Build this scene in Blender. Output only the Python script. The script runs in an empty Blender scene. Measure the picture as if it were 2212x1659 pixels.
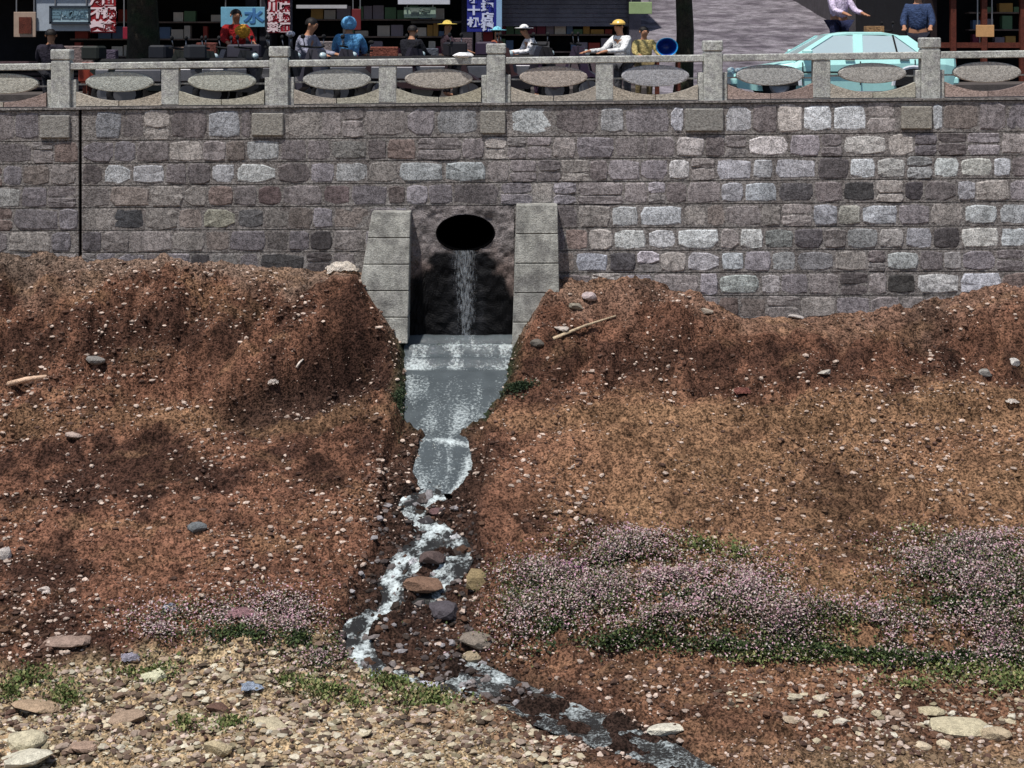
import bpy, bmesh, math, random
import numpy as np
from mathutils import Vector, Matrix, Euler

random.seed(11)
RNG = np.random.default_rng(7)
R = math.radians
sc = bpy.context.scene

# ------------------------------------------------------------------ camera, sky, sun, exposure
CAM_Y, CAM_Z, FPX, HROW = -28.0, 1.1, 1568.0, 45.0      # distance to the wall, eye height, focal length in pixels, horizon row
cam_d = bpy.data.cameras.new('camera')
cam = bpy.data.objects.new('camera', cam_d)
sc.collection.objects.link(cam)
cam.location = (0, CAM_Y, CAM_Z)
cam.rotation_euler = (R(90), 0, 0)
cam_d.sensor_width = 36
cam_d.lens = 36 * FPX / 1024
cam_d.shift_y = -(384 - HROW) / 1024
cam_d.clip_start, cam_d.clip_end = 0.1, 600
sc.camera = cam

SUN_EL, SUN_AZ = 67, 34            # elevation; degrees the light travels to the right of straight ahead
w = bpy.data.worlds.new('World')
sc.world = w
w.use_nodes = True
nt = w.node_tree
nt.nodes.clear()
sky = nt.nodes.new('ShaderNodeTexSky')
sky.sky_type = 'NISHITA'
sky.sun_disc = False
sky.sun_elevation = R(SUN_EL)
sky.sun_rotation = R(180 + SUN_AZ)
bg = nt.nodes.new('ShaderNodeBackground')
bg.inputs[1].default_value = 0.085
wo = nt.nodes.new('ShaderNodeOutputWorld')
nt.links.new(sky.outputs[0], bg.inputs[0])
nt.links.new(bg.outputs[0], wo.inputs[0])
sd = bpy.data.lights.new('sun', 'SUN')
sd.energy = 4.3
sd.angle = R(0.7)
sd.color = (1.0, 0.95, 0.88)
sun = bpy.data.objects.new('sun', sd)
sc.collection.objects.link(sun)
ldir = Vector((math.sin(R(SUN_AZ)) * math.cos(R(SUN_EL)), math.cos(R(SUN_AZ)) * math.cos(R(SUN_EL)), -math.sin(R(SUN_EL))))
sun.rotation_euler = ldir.to_track_quat('-Z', 'Y').to_euler()
sun.location = (-10, -20, 30)
vs = sc.view_settings
vs.view_transform = 'Standard'
vs.look = 'None'
vs.exposure = 0.0
vs.gamma = 1.0
vs.use_curve_mapping = False

# ------------------------------------------------------------------ helpers
K = 1024 / 2212.0                   # a measure taken on the enlarged photograph -> pixels of the 1024 frame


def S(r, g, b):
    f = lambda c: (c / 255) / 12.92 if c / 255 <= 0.04045 else ((c / 255 + 0.055) / 1.055) ** 2.4
    return (f(r), f(g), f(b))


def W(px, py, y=0.0):
    d = y - CAM_Y
    return Vector(((px - 512) * d / FPX, y, CAM_Z - (py - HROW) * d / FPX))


def mat(name, col, rough=0.85, var=0.35, scale=9.0, bump=0.3, spec=0.3, metal=0.0, attr=None, objcol=False, tint=None, fine=45.0, detail=6, con=0.22, runs=0.0):
    """Procedural surface: a base colour broken up by two sizes of noise and a matching relief."""
    m = bpy.data.materials.new(name)
    m.use_nodes = True
    n = m.node_tree.nodes
    l = m.node_tree.links
    b = n['Principled BSDF']
    b.inputs['Roughness'].default_value = rough
    b.inputs['Metallic'].default_value = metal
    b.inputs['Specular IOR Level'].default_value = spec
    geo = n.new('ShaderNodeNewGeometry')
    t1 = n.new('ShaderNodeTexNoise')
    t1.inputs['Scale'].default_value = scale
    t1.inputs['Detail'].default_value = detail
    t1.inputs['Roughness'].default_value = 0.65
    t2 = n.new('ShaderNodeTexNoise')
    t2.inputs['Scale'].default_value = fine
    t2.inputs['Detail'].default_value = 3
    l.new(geo.outputs['Position'], t1.inputs['Vector'])
    l.new(geo.outputs['Position'], t2.inputs['Vector'])
    add = n.new('ShaderNodeMath')
    add.operation = 'ADD'
    l.new(t1.outputs['Fac'], add.inputs[0])
    l.new(t2.outputs['Fac'], add.inputs[1])
    mr = n.new('ShaderNodeMapRange')
    mr.inputs['From Min'].default_value = 1 - con
    mr.inputs['From Max'].default_value = 1 + con
    mr.inputs['To Min'].default_value = 1 - var
    mr.inputs['To Max'].default_value = 1 + var
    l.new(add.outputs[0], mr.inputs['Value'])
    if attr:
        src = n.new('ShaderNodeAttribute')
        src.attribute_name = attr
        csock = src.outputs['Color']
    elif objcol:
        src = n.new('ShaderNodeObjectInfo')
        csock = src.outputs['Color']
    else:
        src = n.new('ShaderNodeRGB')
        src.outputs[0].default_value = (*col, 1)
        csock = src.outputs[0]
    if tint:
        mx = n.new('ShaderNodeMix')
        mx.data_type = 'RGBA'
        t3 = n.new('ShaderNodeTexNoise')
        t3.inputs['Scale'].default_value = scale * 0.35
        t3.inputs['Detail'].default_value = 4
        l.new(geo.outputs['Position'], t3.inputs['Vector'])
        m3 = n.new('ShaderNodeMapRange')
        m3.inputs['From Min'].default_value = 0.42
        m3.inputs['From Max'].default_value = 0.66
        l.new(t3.outputs['Fac'], m3.inputs['Value'])
        l.new(m3.outputs[0], mx.inputs['Factor'])
        l.new(csock, mx.inputs['A'])
        mx.inputs['B'].default_value = (*tint, 1)
        csock = mx.outputs['Result']
    if runs:
        mp = n.new('ShaderNodeMapping')
        mp.inputs['Scale'].default_value = (1.0, 1.0, 0.16)
        t4 = n.new('ShaderNodeTexNoise')
        t4.inputs['Scale'].default_value = 2.6
        t4.inputs['Detail'].default_value = 6
        t4.inputs['Roughness'].default_value = 0.7
        l.new(geo.outputs['Position'], mp.inputs['Vector'])
        l.new(mp.outputs[0], t4.inputs['Vector'])
        m4 = n.new('ShaderNodeMapRange')
        m4.inputs['From Min'].default_value = 0.36
        m4.inputs['From Max'].default_value = 0.62
        m4.inputs['To Min'].default_value = 1 - runs
        m4.inputs['To Max'].default_value = 1.08
        l.new(t4.outputs['Fac'], m4.inputs['Value'])
        mm = n.new('ShaderNodeMath')
        mm.operation = 'MULTIPLY'
        l.new(mr.outputs[0], mm.inputs[0])
        l.new(m4.outputs[0], mm.inputs[1])
        mr = mm
    mul = n.new('ShaderNodeVectorMath')
    mul.operation = 'SCALE'
    l.new(csock, mul.inputs[0])
    l.new(mr.outputs[0], mul.inputs['Scale'])
    l.new(mul.outputs[0], b.inputs['Base Color'])
    if bump:
        bp = n.new('ShaderNodeBump')
        bp.inputs['Strength'].default_value = bump
        bp.inputs['Distance'].default_value = 0.03
        l.new(add.outputs[0], bp.inputs['Height'])
        l.new(bp.outputs[0], b.inputs['Normal'])
    return m


def link(o, parent=None):
    sc.collection.objects.link(o)
    if parent is not None:
        o.parent = parent
    return o


def tag(o, label=None, cat=None, group=None, kind=None):
    if label: o['label'] = label
    if cat: o['category'] = cat
    if group: o['group'] = group
    if kind: o['kind'] = kind
    return o


def empty(name, loc=(0, 0, 0), rz=0.0):
    o = bpy.data.objects.new(name, None)
    o.empty_display_size = 0.2
    o.location = loc
    o.rotation_euler = (0, 0, rz)
    return link(o)


def np_mesh(name, verts, loops, counts, m, parent=None, col=None, colname='tint', smooth=False):
    """One mesh from flat numpy arrays (fast for large ones)."""
    me = bpy.data.meshes.new(name)
    verts = np.asarray(verts, dtype=np.float32)
    loops = np.asarray(loops, dtype=np.int32).ravel()
    counts = np.asarray(counts, dtype=np.int32)
    me.vertices.add(len(verts))
    me.vertices.foreach_set('co', verts.ravel())
    me.loops.add(len(loops))
    me.loops.foreach_set('vertex_index', loops)
    me.polygons.add(len(counts))
    st = np.zeros(len(counts), dtype=np.int32)
    st[1:] = np.cumsum(counts)[:-1]
    me.polygons.foreach_set('loop_start', st)
    me.polygons.foreach_set('use_smooth', np.full(len(counts), smooth))
    me.update(calc_edges=True)
    me.validate()
    if col is not None:
        a = me.color_attributes.new(colname, 'FLOAT_COLOR', 'POINT')
        c = np.ones((len(verts), 4), dtype=np.float32)
        c[:, :3] = col
        a.data.foreach_set('color', c.ravel())
    me.materials.append(m)
    o = bpy.data.objects.new(name, me)
    return link(o, parent)


def bm_obj(name, bm, m, parent=None, smooth=False):
    me = bpy.data.meshes.new(name)
    bmesh.ops.recalc_face_normals(bm, faces=bm.faces)
    if smooth:
        for f in bm.faces: f.smooth = True
    bm.to_mesh(me)
    bm.free()
    me.materials.append(m)
    o = bpy.data.objects.new(name, me)
    return link(o, parent)


def add_box(bm, c, s, bev=0.0, rz=0.0, rx=0.0, ry=0.0):
    r = bmesh.ops.create_cube(bm, size=1)
    vs_ = r['verts']
    mtx = Matrix.Translation(c) @ Euler((rx, ry, rz)).to_matrix().to_4x4() @ Matrix.Diagonal((*s, 1))
    bmesh.ops.transform(bm, matrix=mtx, verts=vs_)
    if bev:
        es = list({e for v in vs_ for e in v.link_edges})
        bmesh.ops.bevel(bm, geom=es, offset=bev, segments=1, affect='EDGES', clamp_overlap=True)


def box(name, c, s, m, parent=None, bev=0.0, rz=0.0, rx=0.0, ry=0.0):
    bm = bmesh.new()
    add_box(bm, c, s, bev, rz, rx, ry)
    return bm_obj(name, bm, m, parent)


def prism_bm(bm, pts, y0, y1):
    """Polygon in the x-z plane pushed from depth y0 to y1."""
    a = [bm.verts.new((p[0], y0, p[1])) for p in pts]
    b = [bm.verts.new((p[0], y1, p[1])) for p in pts]
    n = len(pts)
    bm.faces.new(a)
    bm.faces.new(list(reversed(b)))
    for i in range(n):
        bm.faces.new((a[i], b[i], b[(i + 1) % n], a[(i + 1) % n]))


def add_tube(bm, path, radii, n=8, caps=True):
    rings = []
    path = [Vector(p) for p in path]
    for i, p in enumerate(path):
        d = (path[min(i + 1, len(path) - 1)] - path[max(i - 1, 0)]).normalized()
        u = d.orthogonal().normalized()
        v = d.cross(u)
        r = radii[i] if hasattr(radii, '__len__') else radii
        rings.append([bm.verts.new(p + (u * math.cos(2 * math.pi * k / n) + v * math.sin(2 * math.pi * k / n)) * r) for k in range(n)])
        if i:
            prev = rings[-2]
            # keep the seam aligned with the ring before
            best = min(range(n), key=lambda s: (rings[-1][s].co - prev[0].co).length)
            rings[-1] = rings[-1][best:] + rings[-1][:best]
            if n > 2 and (rings[-1][1].co - prev[1].co).length > (rings[-1][-1].co - prev[1].co).length:
                rings[-1] = [rings[-1][0]] + list(reversed(rings[-1][1:]))
    for a, b in zip(rings, rings[1:]):
        for k in range(n):
            bm.faces.new((a[k], a[(k + 1) % n], b[(k + 1) % n], b[k]))
    if caps:
        bm.faces.new(rings[0])
        bm.faces.new(rings[-1])


def tube(name, path, radii, m, parent=None, n=8, smooth=True):
    bm = bmesh.new()
    add_tube(bm, path, radii, n)
    return bm_obj(name, bm, m, parent, smooth)


def ellipsoid(name, c, s, m, parent=None, seg=14, rings=9, cut=None, jitter=0.0, rot=None, smooth=True):
    bm = bmesh.new()
    bmesh.ops.create_uvsphere(bm, u_segments=seg, v_segments=rings, radius=1)
    if jitter:
        for v in bm.verts: v.co *= 1 + random.uniform(-jitter, jitter)
    if cut is not None:
        bmesh.ops.delete(bm, geom=[v for v in bm.verts if v.co.z < cut], context='VERTS')
    mx = Matrix.Translation(c) @ (rot or Matrix()) @ Matrix.Diagonal((*s, 1))
    bmesh.ops.transform(bm, matrix=mx, verts=bm.verts)
    return bm_obj(name, bm, m, parent, smooth)


# value noise on a lattice
_LAT = RNG.random((512, 512))


def vnoise(x, y, s=1.0, off=0):
    x = np.asarray(x, float) * s + 37.1 * off + 1000
    y = np.asarray(y, float) * s + 17.7 * off + 1000
    xi, yi = np.floor(x).astype(int), np.floor(y).astype(int)
    fx, fy = x - xi, y - yi
    fx, fy = fx * fx * (3 - 2 * fx), fy * fy * (3 - 2 * fy)
    a, b = _LAT[xi % 512, yi % 512], _LAT[(xi + 1) % 512, yi % 512]
    c, d = _LAT[xi % 512, (yi + 1) % 512], _LAT[(xi + 1) % 512, (yi + 1) % 512]
    return (a * (1 - fx) + b * fx) * (1 - fy) + (c * (1 - fx) + d * fx) * fy - 0.5


def fbm(x, y, s, octs=4, gain=0.5, off=0):
    t, a, n = 0, 1.0, 0
    for i in range(octs):
        t = t + a * vnoise(x, y, s * 2 ** i, off + i * 3)
        n += a
        a *= gain
    return t / n


def smooth01(x, a, b):
    t = np.clip((np.asarray(x, float) - a) / (b - a), 0, 1)
    return t * t * (3 - 2 * t)


# ------------------------------------------------------------------ the bank: its shape
FOOT = np.array([(-900, 545), (0, 545), (170, 555), (400, 560), (600, 575), (760, 588), (1215, 598), (1400, 605), (1500, 632), (1600, 680), (1750, 684), (1900, 668),
                 (2000, 652), (2100, 624), (2212, 612), (3200, 612)], float) * K
FOOT_X = (FOOT[:, 0] - 512) * 28 / FPX
FOOT_Z = CAM_Z - (FOOT[:, 1] - HROW) * 28 / FPX
PT = [0, 0.5, 1.25, 2.1, 2.6, 3.4, 5, 6.5, 8, 9, 10.5, 14, 60, 200]
PZ = [-3.1, -3.32, -3.92, -4.54, -4.83, -5.04, -5.75, -6.35, -6.85, -6.95, -7.0, -7.05, -7.1, -7.1]
BT = [-2, 0, 0.5, 2.8, 3.1, 3.35, 4.4, 5, 6.5, 8, 9, 14, 60]
BZ = [-4.13, -4.13, -4.25, -5.12, -5.18, -5.32, -5.72, -6.0, -6.62, -7.02, -7.08, -7.16, -7.2]


def bed(t): return np.interp(t, BT, BZ)


def on_bed(dx, dy):
    """A point seen at (dx, dy) in the enlarged photograph -> (x, t) where that line of sight meets the stream bed."""
    px, py = dx * K, dy * K
    ts = np.linspace(-0.5, 16, 3000)
    f = CAM_Z - (py - HROW) * (28 - ts) / FPX - bed(ts)
    i = np.nonzero(f[:-1] * f[1:] <= 0)[0]
    t = ts[i[-1]] if len(i) else ts[np.argmin(abs(f))]
    return (px - 512) * (28 - t) / FPX, t


def course(pts):
    out = []
    for dx, dy, hw in pts:
        x, t = on_bed(dx, dy)
        out.append((x, t, hw * K * (28 - t) / FPX))
    return np.array(out)


def resample(c, step=0.06):
    seg = np.hypot(np.diff(c[:, 0]), np.diff(c[:, 1]))
    s = np.concatenate([[0], np.cumsum(seg)])
    n = max(int(s[-1] / step), 3)
    u = np.linspace(0, s[-1], n)
    # smooth corners
    r = np.stack([np.interp(u, s, c[:, k]) for k in range(3)], 1)
    for _ in range(4):
        r[1:-1] = (r[:-2] + 2 * r[1:-1] + r[2:]) / 4
    return r


MROWS = np.array([(732, 884, 1100), (760, 884, 1096), (790, 884, 1089), (830, 885, 1084), (870, 886, 1070), (900, 884, 1050), (918, 880, 1030), (929, 880, 1006), (934, 902, 990), (944, 924, 986), (960, 918, 1001),
                  (985, 911, 1008), (1010, 907, 1009), (1038, 902, 1000), (1056, 906, 984), (1072, 918, 970)], float)
_m = []
for dy_, l_, r_ in MROWS:
    xl, tt_ = on_bed(l_, dy_)
    xr, tt_ = on_bed(r_, dy_)
    _m.append((xl, xr, tt_))
_m = np.array(_m)
_tt = np.linspace(_m[0, 2], _m[-1, 2], 110)
MAIN = np.stack([np.interp(_tt, _m[:, 2], _m[:, 0]), np.interp(_tt, _m[:, 2], _m[:, 1]), _tt], 1)      # left edge, right edge, distance from the wall
BRANCH_A = resample(course([(958, 1070, 15), (905, 1084, 14), (866, 1096, 13), (900, 1122, 14), (925, 1146, 17), (955, 1168, 20)]))
BRANCH_B = resample(course([(950, 1160, 18), (905, 1192, 24), (868, 1230, 26), (846, 1265, 28), (856, 1300, 22), (800, 1342, 22), (770, 1372, 24), (778, 1420, 25), (800, 1450, 22), (850, 1466, 14), (930, 1490, 12), (990, 1506, 16)]))
BRANCH_C = resample(course([(955, 1165, 18), (1000, 1192, 18), (980, 1230, 20), (955, 1262, 20), (938, 1292, 16), (890, 1312, 12), (850, 1318, 12)]))
LOWER = resample(course([(985, 1452, 30), (1050, 1478, 42), (1120, 1510, 48), (1250, 1562, 52), (1400, 1620, 50), (1500, 1680, 50), (1700, 1790, 60), (2600, 2100, 90)]), 0.1)
DITCH = resample(course([(990, 735, 108), (982, 830, 104), (972, 900, 90), (950, 950, 80), (942, 1000, 104), (940, 1050, 106), (920, 1100, 90), (925, 1170, 100), (920, 1240, 120), (890, 1310, 125), (880, 1380, 130), (900, 1440, 120), (1010, 1480, 90), (1150, 1520, 66)]), 0.12)
WATERS = [MAIN, BRANCH_A, BRANCH_B, BRANCH_C, LOWER]


def dist_to(c, x, t):
    """Distance beyond the edge of a course (negative inside) for many points."""
    if c is MAIN:
        return np.maximum.reduce([np.interp(t, c[:, 2], c[:, 0]) - x, x - np.interp(t, c[:, 2], c[:, 1]), t - c[-1, 2]])
    best = np.full(np.shape(x), 99.0)
    for i in range(0, len(c)):
        d = np.hypot(x - c[i, 0], t - c[i, 1]) - c[i, 2]
        best = np.minimum(best, d)
    return best


def base_h(x, t):
    z = np.interp(t + 0.9 * fbm(x, t, 0.7, 3, 0.55, 28) * (1 - smooth01(t, 3.2, 4.5)) * smooth01(t, 0.1, 0.8), PT, PZ)
    zf = np.interp(x, FOOT_X, FOOT_Z)
    z = z + (zf + 3.1) * (1 - smooth01(t, 0.0, 2.6))
    # a bench to the right, the flowering bank with its undercut edge, heaped soil near the wall
    right = smooth01(x, 0.6, 2.5)
    z = z + right * 0.16 * np.exp(-((t - 2.7) / 0.5) ** 2)
    z = z + right * 0.22 * smooth01(t, 5.2, 6.6) * (1 - smooth01(t, 7.5, 7.75))
    left = 1 - smooth01(x, -3.2, -2.0)
    z = z + left * 0.12 * smooth01(t, 6.0, 7.0) * (1 - smooth01(t, 7.5, 8.1))
    near = smooth01(t, 0.15, 0.8) * (1 - smooth01(t, 3.0, 4.2))
    z = z + near * 0.50 * fbm(x, t, 0.85, 3, 0.5, 1)
    # ridges of tipped soil running down to the left
    z = z + near * (1 - smooth01(x, -2.5, -1.4)) * (0.20 - 0.75 * np.abs(vnoise(x * 0.9 + t * 1.3, t * 0.35 - x * 0.15, 1.5, 5))) * 0.9
    z = z + 0.22 * fbm(x, t, 0.45, 3, 0.5, 2) * smooth01(t, 0.5, 2.0)
    z = z + (0.10 + 0.5 * np.clip(fbm(x, t * 0, 0.8, 2, 0.5, 20), 0, 1)) * smooth01(t + 0.25 * vnoise(x, t * 0, 1.3, 24), 2.1, 2.85) * (1 - smooth01(t + 0.25 * vnoise(x, t * 0, 1.3, 24), 2.92, 3.1))
    gl = np.abs(vnoise(x + 0.45 * t, t * 0.25, 1.9, 18)) + 0.5 * np.abs(vnoise(x - 0.2 * t, t * 0.3, 4.1, 19))
    z = z - 0.75 * np.clip(0.36 - gl, 0, 1) * smooth01(t, 0.25, 0.7) * (1 - smooth01(t, 2.0, 3.0)) * smooth01(np.abs(x + 0.8), 1.2, 2.0)
    # the dug-out flank left of the chute, and a smaller one on the right
    s, on = flank(x, t)
    z = z + 0.32 * on * smooth01(-s, -0.15, 0.25) * (1 - smooth01(-s, 0.25, 1.5)) - 0.42 * on * smooth01(s, 0.0, 0.2) * (1 - smooth01(s, 0.5, 1.2))
    return z


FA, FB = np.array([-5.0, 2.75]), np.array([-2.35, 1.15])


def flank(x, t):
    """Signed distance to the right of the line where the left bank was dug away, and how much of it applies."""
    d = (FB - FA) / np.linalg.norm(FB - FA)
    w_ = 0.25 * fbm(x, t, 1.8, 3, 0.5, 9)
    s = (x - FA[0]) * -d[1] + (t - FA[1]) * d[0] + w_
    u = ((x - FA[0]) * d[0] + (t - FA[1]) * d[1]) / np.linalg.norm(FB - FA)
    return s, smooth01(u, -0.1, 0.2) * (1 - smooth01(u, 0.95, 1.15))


def terrain(x, t, fine=True):
    x = np.asarray(x, float)
    t = np.asarray(t, float)
    z = base_h(x, t)
    wob = 0.22 * fbm(x, t, 2.2, 3, 0.5, 8)
    dd = dist_to(DITCH, x, t) + wob * 0.6
    bd = bed(t)
    steep = 1.5 + 1.9 * smooth01(t, 2.6, 3.2) * (1 - smooth01(t, 5.0, 6.4)) - 0.5 * smooth01(t, 6, 8)
    z = np.minimum(z, bd + 0.07 + 0.10 * np.abs(fbm(x, t, 3.5, 2, 0.5, 4)) + np.maximum(dd, 0) * steep)
    for c in WATERS:
        if c is LOWER:
            dw = dist_to(c, x, t) + wob * 0.7
            z = np.minimum(z, bd - 0.03 + 0.16 * fbm(x, t, 2.6, 3, 0.6, 16) + np.maximum(dw, 0) * 0.35)
        else:
            dw = dist_to(c, x, t) + wob * (0.30 if c is MAIN else 0.75)
            z = np.minimum(z, bd - 0.07 + (0 if c is MAIN else 1) * (0.03 + 0.17 * fbm(x, t, 4.5, 3, 0.6, 17)) + np.maximum(dw, 0) * 1.5)
    if fine:
        amp = 0.55 + 0.75 * (fbm(x, t, 0.7, 2, 0.5, 30) + 0.3)
        z = z + amp * (0.24 * fbm(x, t * 1.3, 2.3, 3, 0.6, 11) + 0.11 * vnoise(x, t * 1.4, 6.5, 12) + 0.085 * vnoise(x, t * 1.4, 13.0, 13) + 0.05 * vnoise(x, t, 23.0, 15))
        stony = smooth01(t, 7.9, 8.6)
        z = z + stony * 0.07 * np.maximum(vnoise(x, t * 1.1, 4.2, 14), 0)
    return z


def at(dx, dy):
    """Where the line of sight through (dx, dy) of the enlarged photograph meets the bank."""
    px, py = dx * K, dy * K
    ts = np.linspace(16, 0.02, 2200)
    zr = CAM_Z - (py - HROW) * (28 - ts) / FPX
    xr = (px - 512) * (28 - ts) / FPX
    h = terrain(xr, ts)
    i = np.nonzero(h >= zr)[0]
    i = i[0] if len(i) else len(ts) - 1
    return Vector((xr[i], -ts[i], h[i]))


def pxm(p):       # pixels of the enlarged photograph per metre at a point
    return FPX / (p.y - CAM_Y) / K


# ------------------------------------------------------------------ materials
M = {}
M['soil'] = mat('soil', None, rough=0.95, var=0.7, scale=14, bump=1.0, spec=0.1, attr='soil', fine=32, detail=8, con=0.14)
M['pebble'] = mat('pebble', None, rough=0.85, var=0.22, scale=30, bump=0.2, attr='tint')
M['leaf'] = mat('leaf', None, rough=0.7, var=0.2, scale=20, bump=0, attr='tint')
M['rock'] = mat('rock', None, rough=0.9, var=0.32, scale=12, bump=0.6, objcol=True, fine=55)
M['stone'] = mat('wall_stone', None, rough=0.88, var=0.5, scale=18, bump=0.35, con=0.17, runs=0.34, objcol=True, fine=48)
M['mortar'] = mat('mortar', S(140, 136, 134), rough=0.95, var=0.48, scale=18, bump=0.6, tint=S(122, 116, 114), fine=48, con=0.17, runs=0.3)
M['core'] = mat('joint_dark', S(52, 48, 48), rough=1, var=0.3, scale=14)
M['granite'] = mat('granite', S(186, 188, 183), rough=0.8, var=0.38, scale=22, bump=0.35, fine=55, tint=S(160, 160, 160), con=0.18, runs=0.22)
M['granite_oval'] = mat('granite_oval', None, rough=0.85, var=0.4, scale=20, bump=0.5, fine=55, objcol=True)
M['base'] = mat('base_stone', None, rough=0.9, var=0.36, scale=14, bump=0.5, objcol=True, fine=50)
M['concrete'] = mat('concrete', S(170, 170, 164), rough=0.9, var=0.3, scale=8, bump=0.5, tint=S(132, 131, 128), fine=45, con=0.17, runs=0.3)
M['stain'] = mat('wet_masonry', None, rough=0.6, spec=0.15, var=0.45, scale=12, bump=0.6, attr='tint', fine=42)
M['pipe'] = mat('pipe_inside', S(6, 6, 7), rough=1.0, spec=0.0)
M['paint'] = mat('plain', None, rough=0.6, var=0.1, scale=6, bump=0, objcol=True)
M['cloth'] = mat('cloth', None, rough=0.9, var=0.34, scale=9, bump=1.0, objcol=True, fine=22)
M['skin'] = mat('skin', S(176, 128, 100), rough=0.6, var=0.08, bump=0)
M['hair'] = mat('hair', S(28, 24, 24), rough=0.6, var=0.3, scale=40)
M['rubber'] = mat('rubber', S(30, 30, 32), rough=0.85)
M['metal'] = mat('dull_metal', S(140, 140, 145), rough=0.4, metal=0.8, var=0.1, bump=0)
M['glossy'] = mat('glossy_paint', None, rough=0.25, var=0.05, bump=0, spec=0.5, objcol=True)
M['bark'] = mat('bark', S(52, 46, 38), rough=0.95, var=0.5, scale=7, bump=0.9, tint=S(44, 52, 36))
M['asphalt'] = mat('asphalt', S(128, 123, 130), rough=0.9, var=0.55, scale=3, bump=0.6, tint=S(88, 82, 90), con=0.16)
M['road'] = mat('asphalt_with_shade', S(66, 64, 68), rough=0.9, var=0.35, scale=5, bump=0.4)  # asphalt darkened to stand in for shade over the street
M['paving'] = mat('paving', S(84, 78, 76), rough=0.9, var=0.3, scale=5, bump=0.4)  # paving colour likewise lowered in place of street shade
M['facade'] = mat('facade_plaster', None, rough=0.9, var=0.3, scale=3, bump=0.3, objcol=True)
M['dark'] = mat('shop_interior', S(20, 20, 24), rough=0.9, var=0.4, scale=3, bump=0.2)
M['wood'] = mat('red_wood', S(92, 44, 32), rough=0.7, var=0.35, scale=6)


def glass_mat():
    m = bpy.data.materials.new('car_glass')
    m.use_nodes = True
    b = m.node_tree.nodes['Principled BSDF']
    b.inputs['Base Color'].default_value = (*S(206, 226, 230), 1)
    b.inputs['Roughness'].default_value = 0.16
    b.inputs['Metallic'].default_value = 0.25
    return m


M['glass'] = glass_mat()


def water_mat(dark=False):
    m = bpy.data.materials.new('sewage_water')
    m.use_nodes = True
    n, l = m.node_tree.nodes, m.node_tree.links
    b = n['Principled BSDF']
    geo = n.new('ShaderNodeNewGeometry')
    a = n.new('ShaderNodeAttribute')
    a.attribute_name = 'foam'
    t = n.new('ShaderNodeTexNoise')
    t.inputs['Scale'].default_value = 24
    t.inputs['Detail'].default_value = 8
    t.inputs['Roughness'].default_value = 0.7
    l.new(geo.outputs['Position'], t.inputs['Vector'])
    sub = n.new('ShaderNodeMath')
    sub.operation = 'MULTIPLY_ADD'          # foam where attribute + noise pass a threshold
    l.new(t.outputs['Fac'], sub.inputs[0])
    sub.inputs[1].default_value = 2.6
    l.new(a.outputs['Fac'], sub.inputs[2])
    mr = n.new('ShaderNodeMapRange')
    mr.inputs['From Min'].default_value = 1.35
    mr.inputs['From Max'].default_value = 2.15
    l.new(sub.outputs[0], mr.inputs['Value'])
    t2 = n.new('ShaderNodeTexNoise')
    t2.inputs['Scale'].default_value = 3.2
    t2.inputs['Detail'].default_value = 6
    l.new(geo.outputs['Position'], t2.inputs['Vector'])
    base = n.new('ShaderNodeMix')
    base.data_type = 'RGBA'
    l.new(t2.outputs['Fac'], base.inputs['Factor'])
    base.inputs['A'].default_value = (*(S(30, 30, 30) if dark else S(60, 66, 70)), 1)
    base.inputs['B'].default_value = (*(S(58, 58, 58) if dark else S(94, 102, 106)), 1)
    mx = n.new('ShaderNodeMix')
    mx.data_type = 'RGBA'
    l.new(mr.outputs[0], mx.inputs['Factor'])
    l.new(base.outputs['Result'], mx.inputs['A'])
    mx.inputs['B'].default_value = (*S(205, 216, 218), 1)
    l.new(mx.outputs['Result'], b.inputs['Base Color'])
    rr = n.new('ShaderNodeMapRange')
    rr.inputs['To Min'].default_value = 0.07
    rr.inputs['To Max'].default_value = 0.75
    l.new(mr.outputs[0], rr.inputs['Value'])
    l.new(rr.outputs[0], b.inputs['Roughness'])
    b.inputs['IOR'].default_value = 1.33
    bp = n.new('ShaderNodeBump')
    bp.inputs['Strength'].default_value = 0.45
    bp.inputs['Distance'].default_value = 0.03
    l.new(t.outputs['Fac'], bp.inputs['Height'])
    l.new(bp.outputs[0], b.inputs['Normal'])
    return m


M['water'] = water_mat()
M['rapid'] = water_mat(True)

# ------------------------------------------------------------------ the bank: its mesh
xf = np.arange(-11, 11.001, 0.034)
xs = np.concatenate([[-120, -60, -36, -24, -17, -14, -12.4, -11.5], xf, [11.5, 12.4, 14, 17, 24, 36, 60, 120]])
tf = np.arange(-0.12, 10.9, 0.034)
ts = np.concatenate([tf, [11.2, 11.6, 12.2, 13, 14.5, 17, 21, 27, 36, 50, 80, 150]])
GX, GT = np.meshgrid(xs, ts)
GZ = terrain(GX, GT)
gv = np.stack([GX, -GT, GZ], -1).reshape(-1, 3)
nr, nc = GX.shape
idx = np.arange(nr * nc).reshape(nr, nc)
quads = np.stack([idx[:-1, :-1], idx[1:, :-1], idx[1:, 1:], idx[:-1, 1:]], -1).reshape(-1, 4)

# soil colours: where each kind of earth lies, its wetness and patches, and painted shade
C_red, C_dark, C_tan, C_pale, C_grey = [np.array(S(*c)) for c in ((107, 76, 61), (55, 38, 32), (123, 96, 73), (168, 148, 117), (118, 104, 93))]
C_wet_shade, C_moss, C_orange = [np.array(S(*c)) for c in ((50, 38, 33), (44, 56, 38), (114, 85, 65))]


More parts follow.
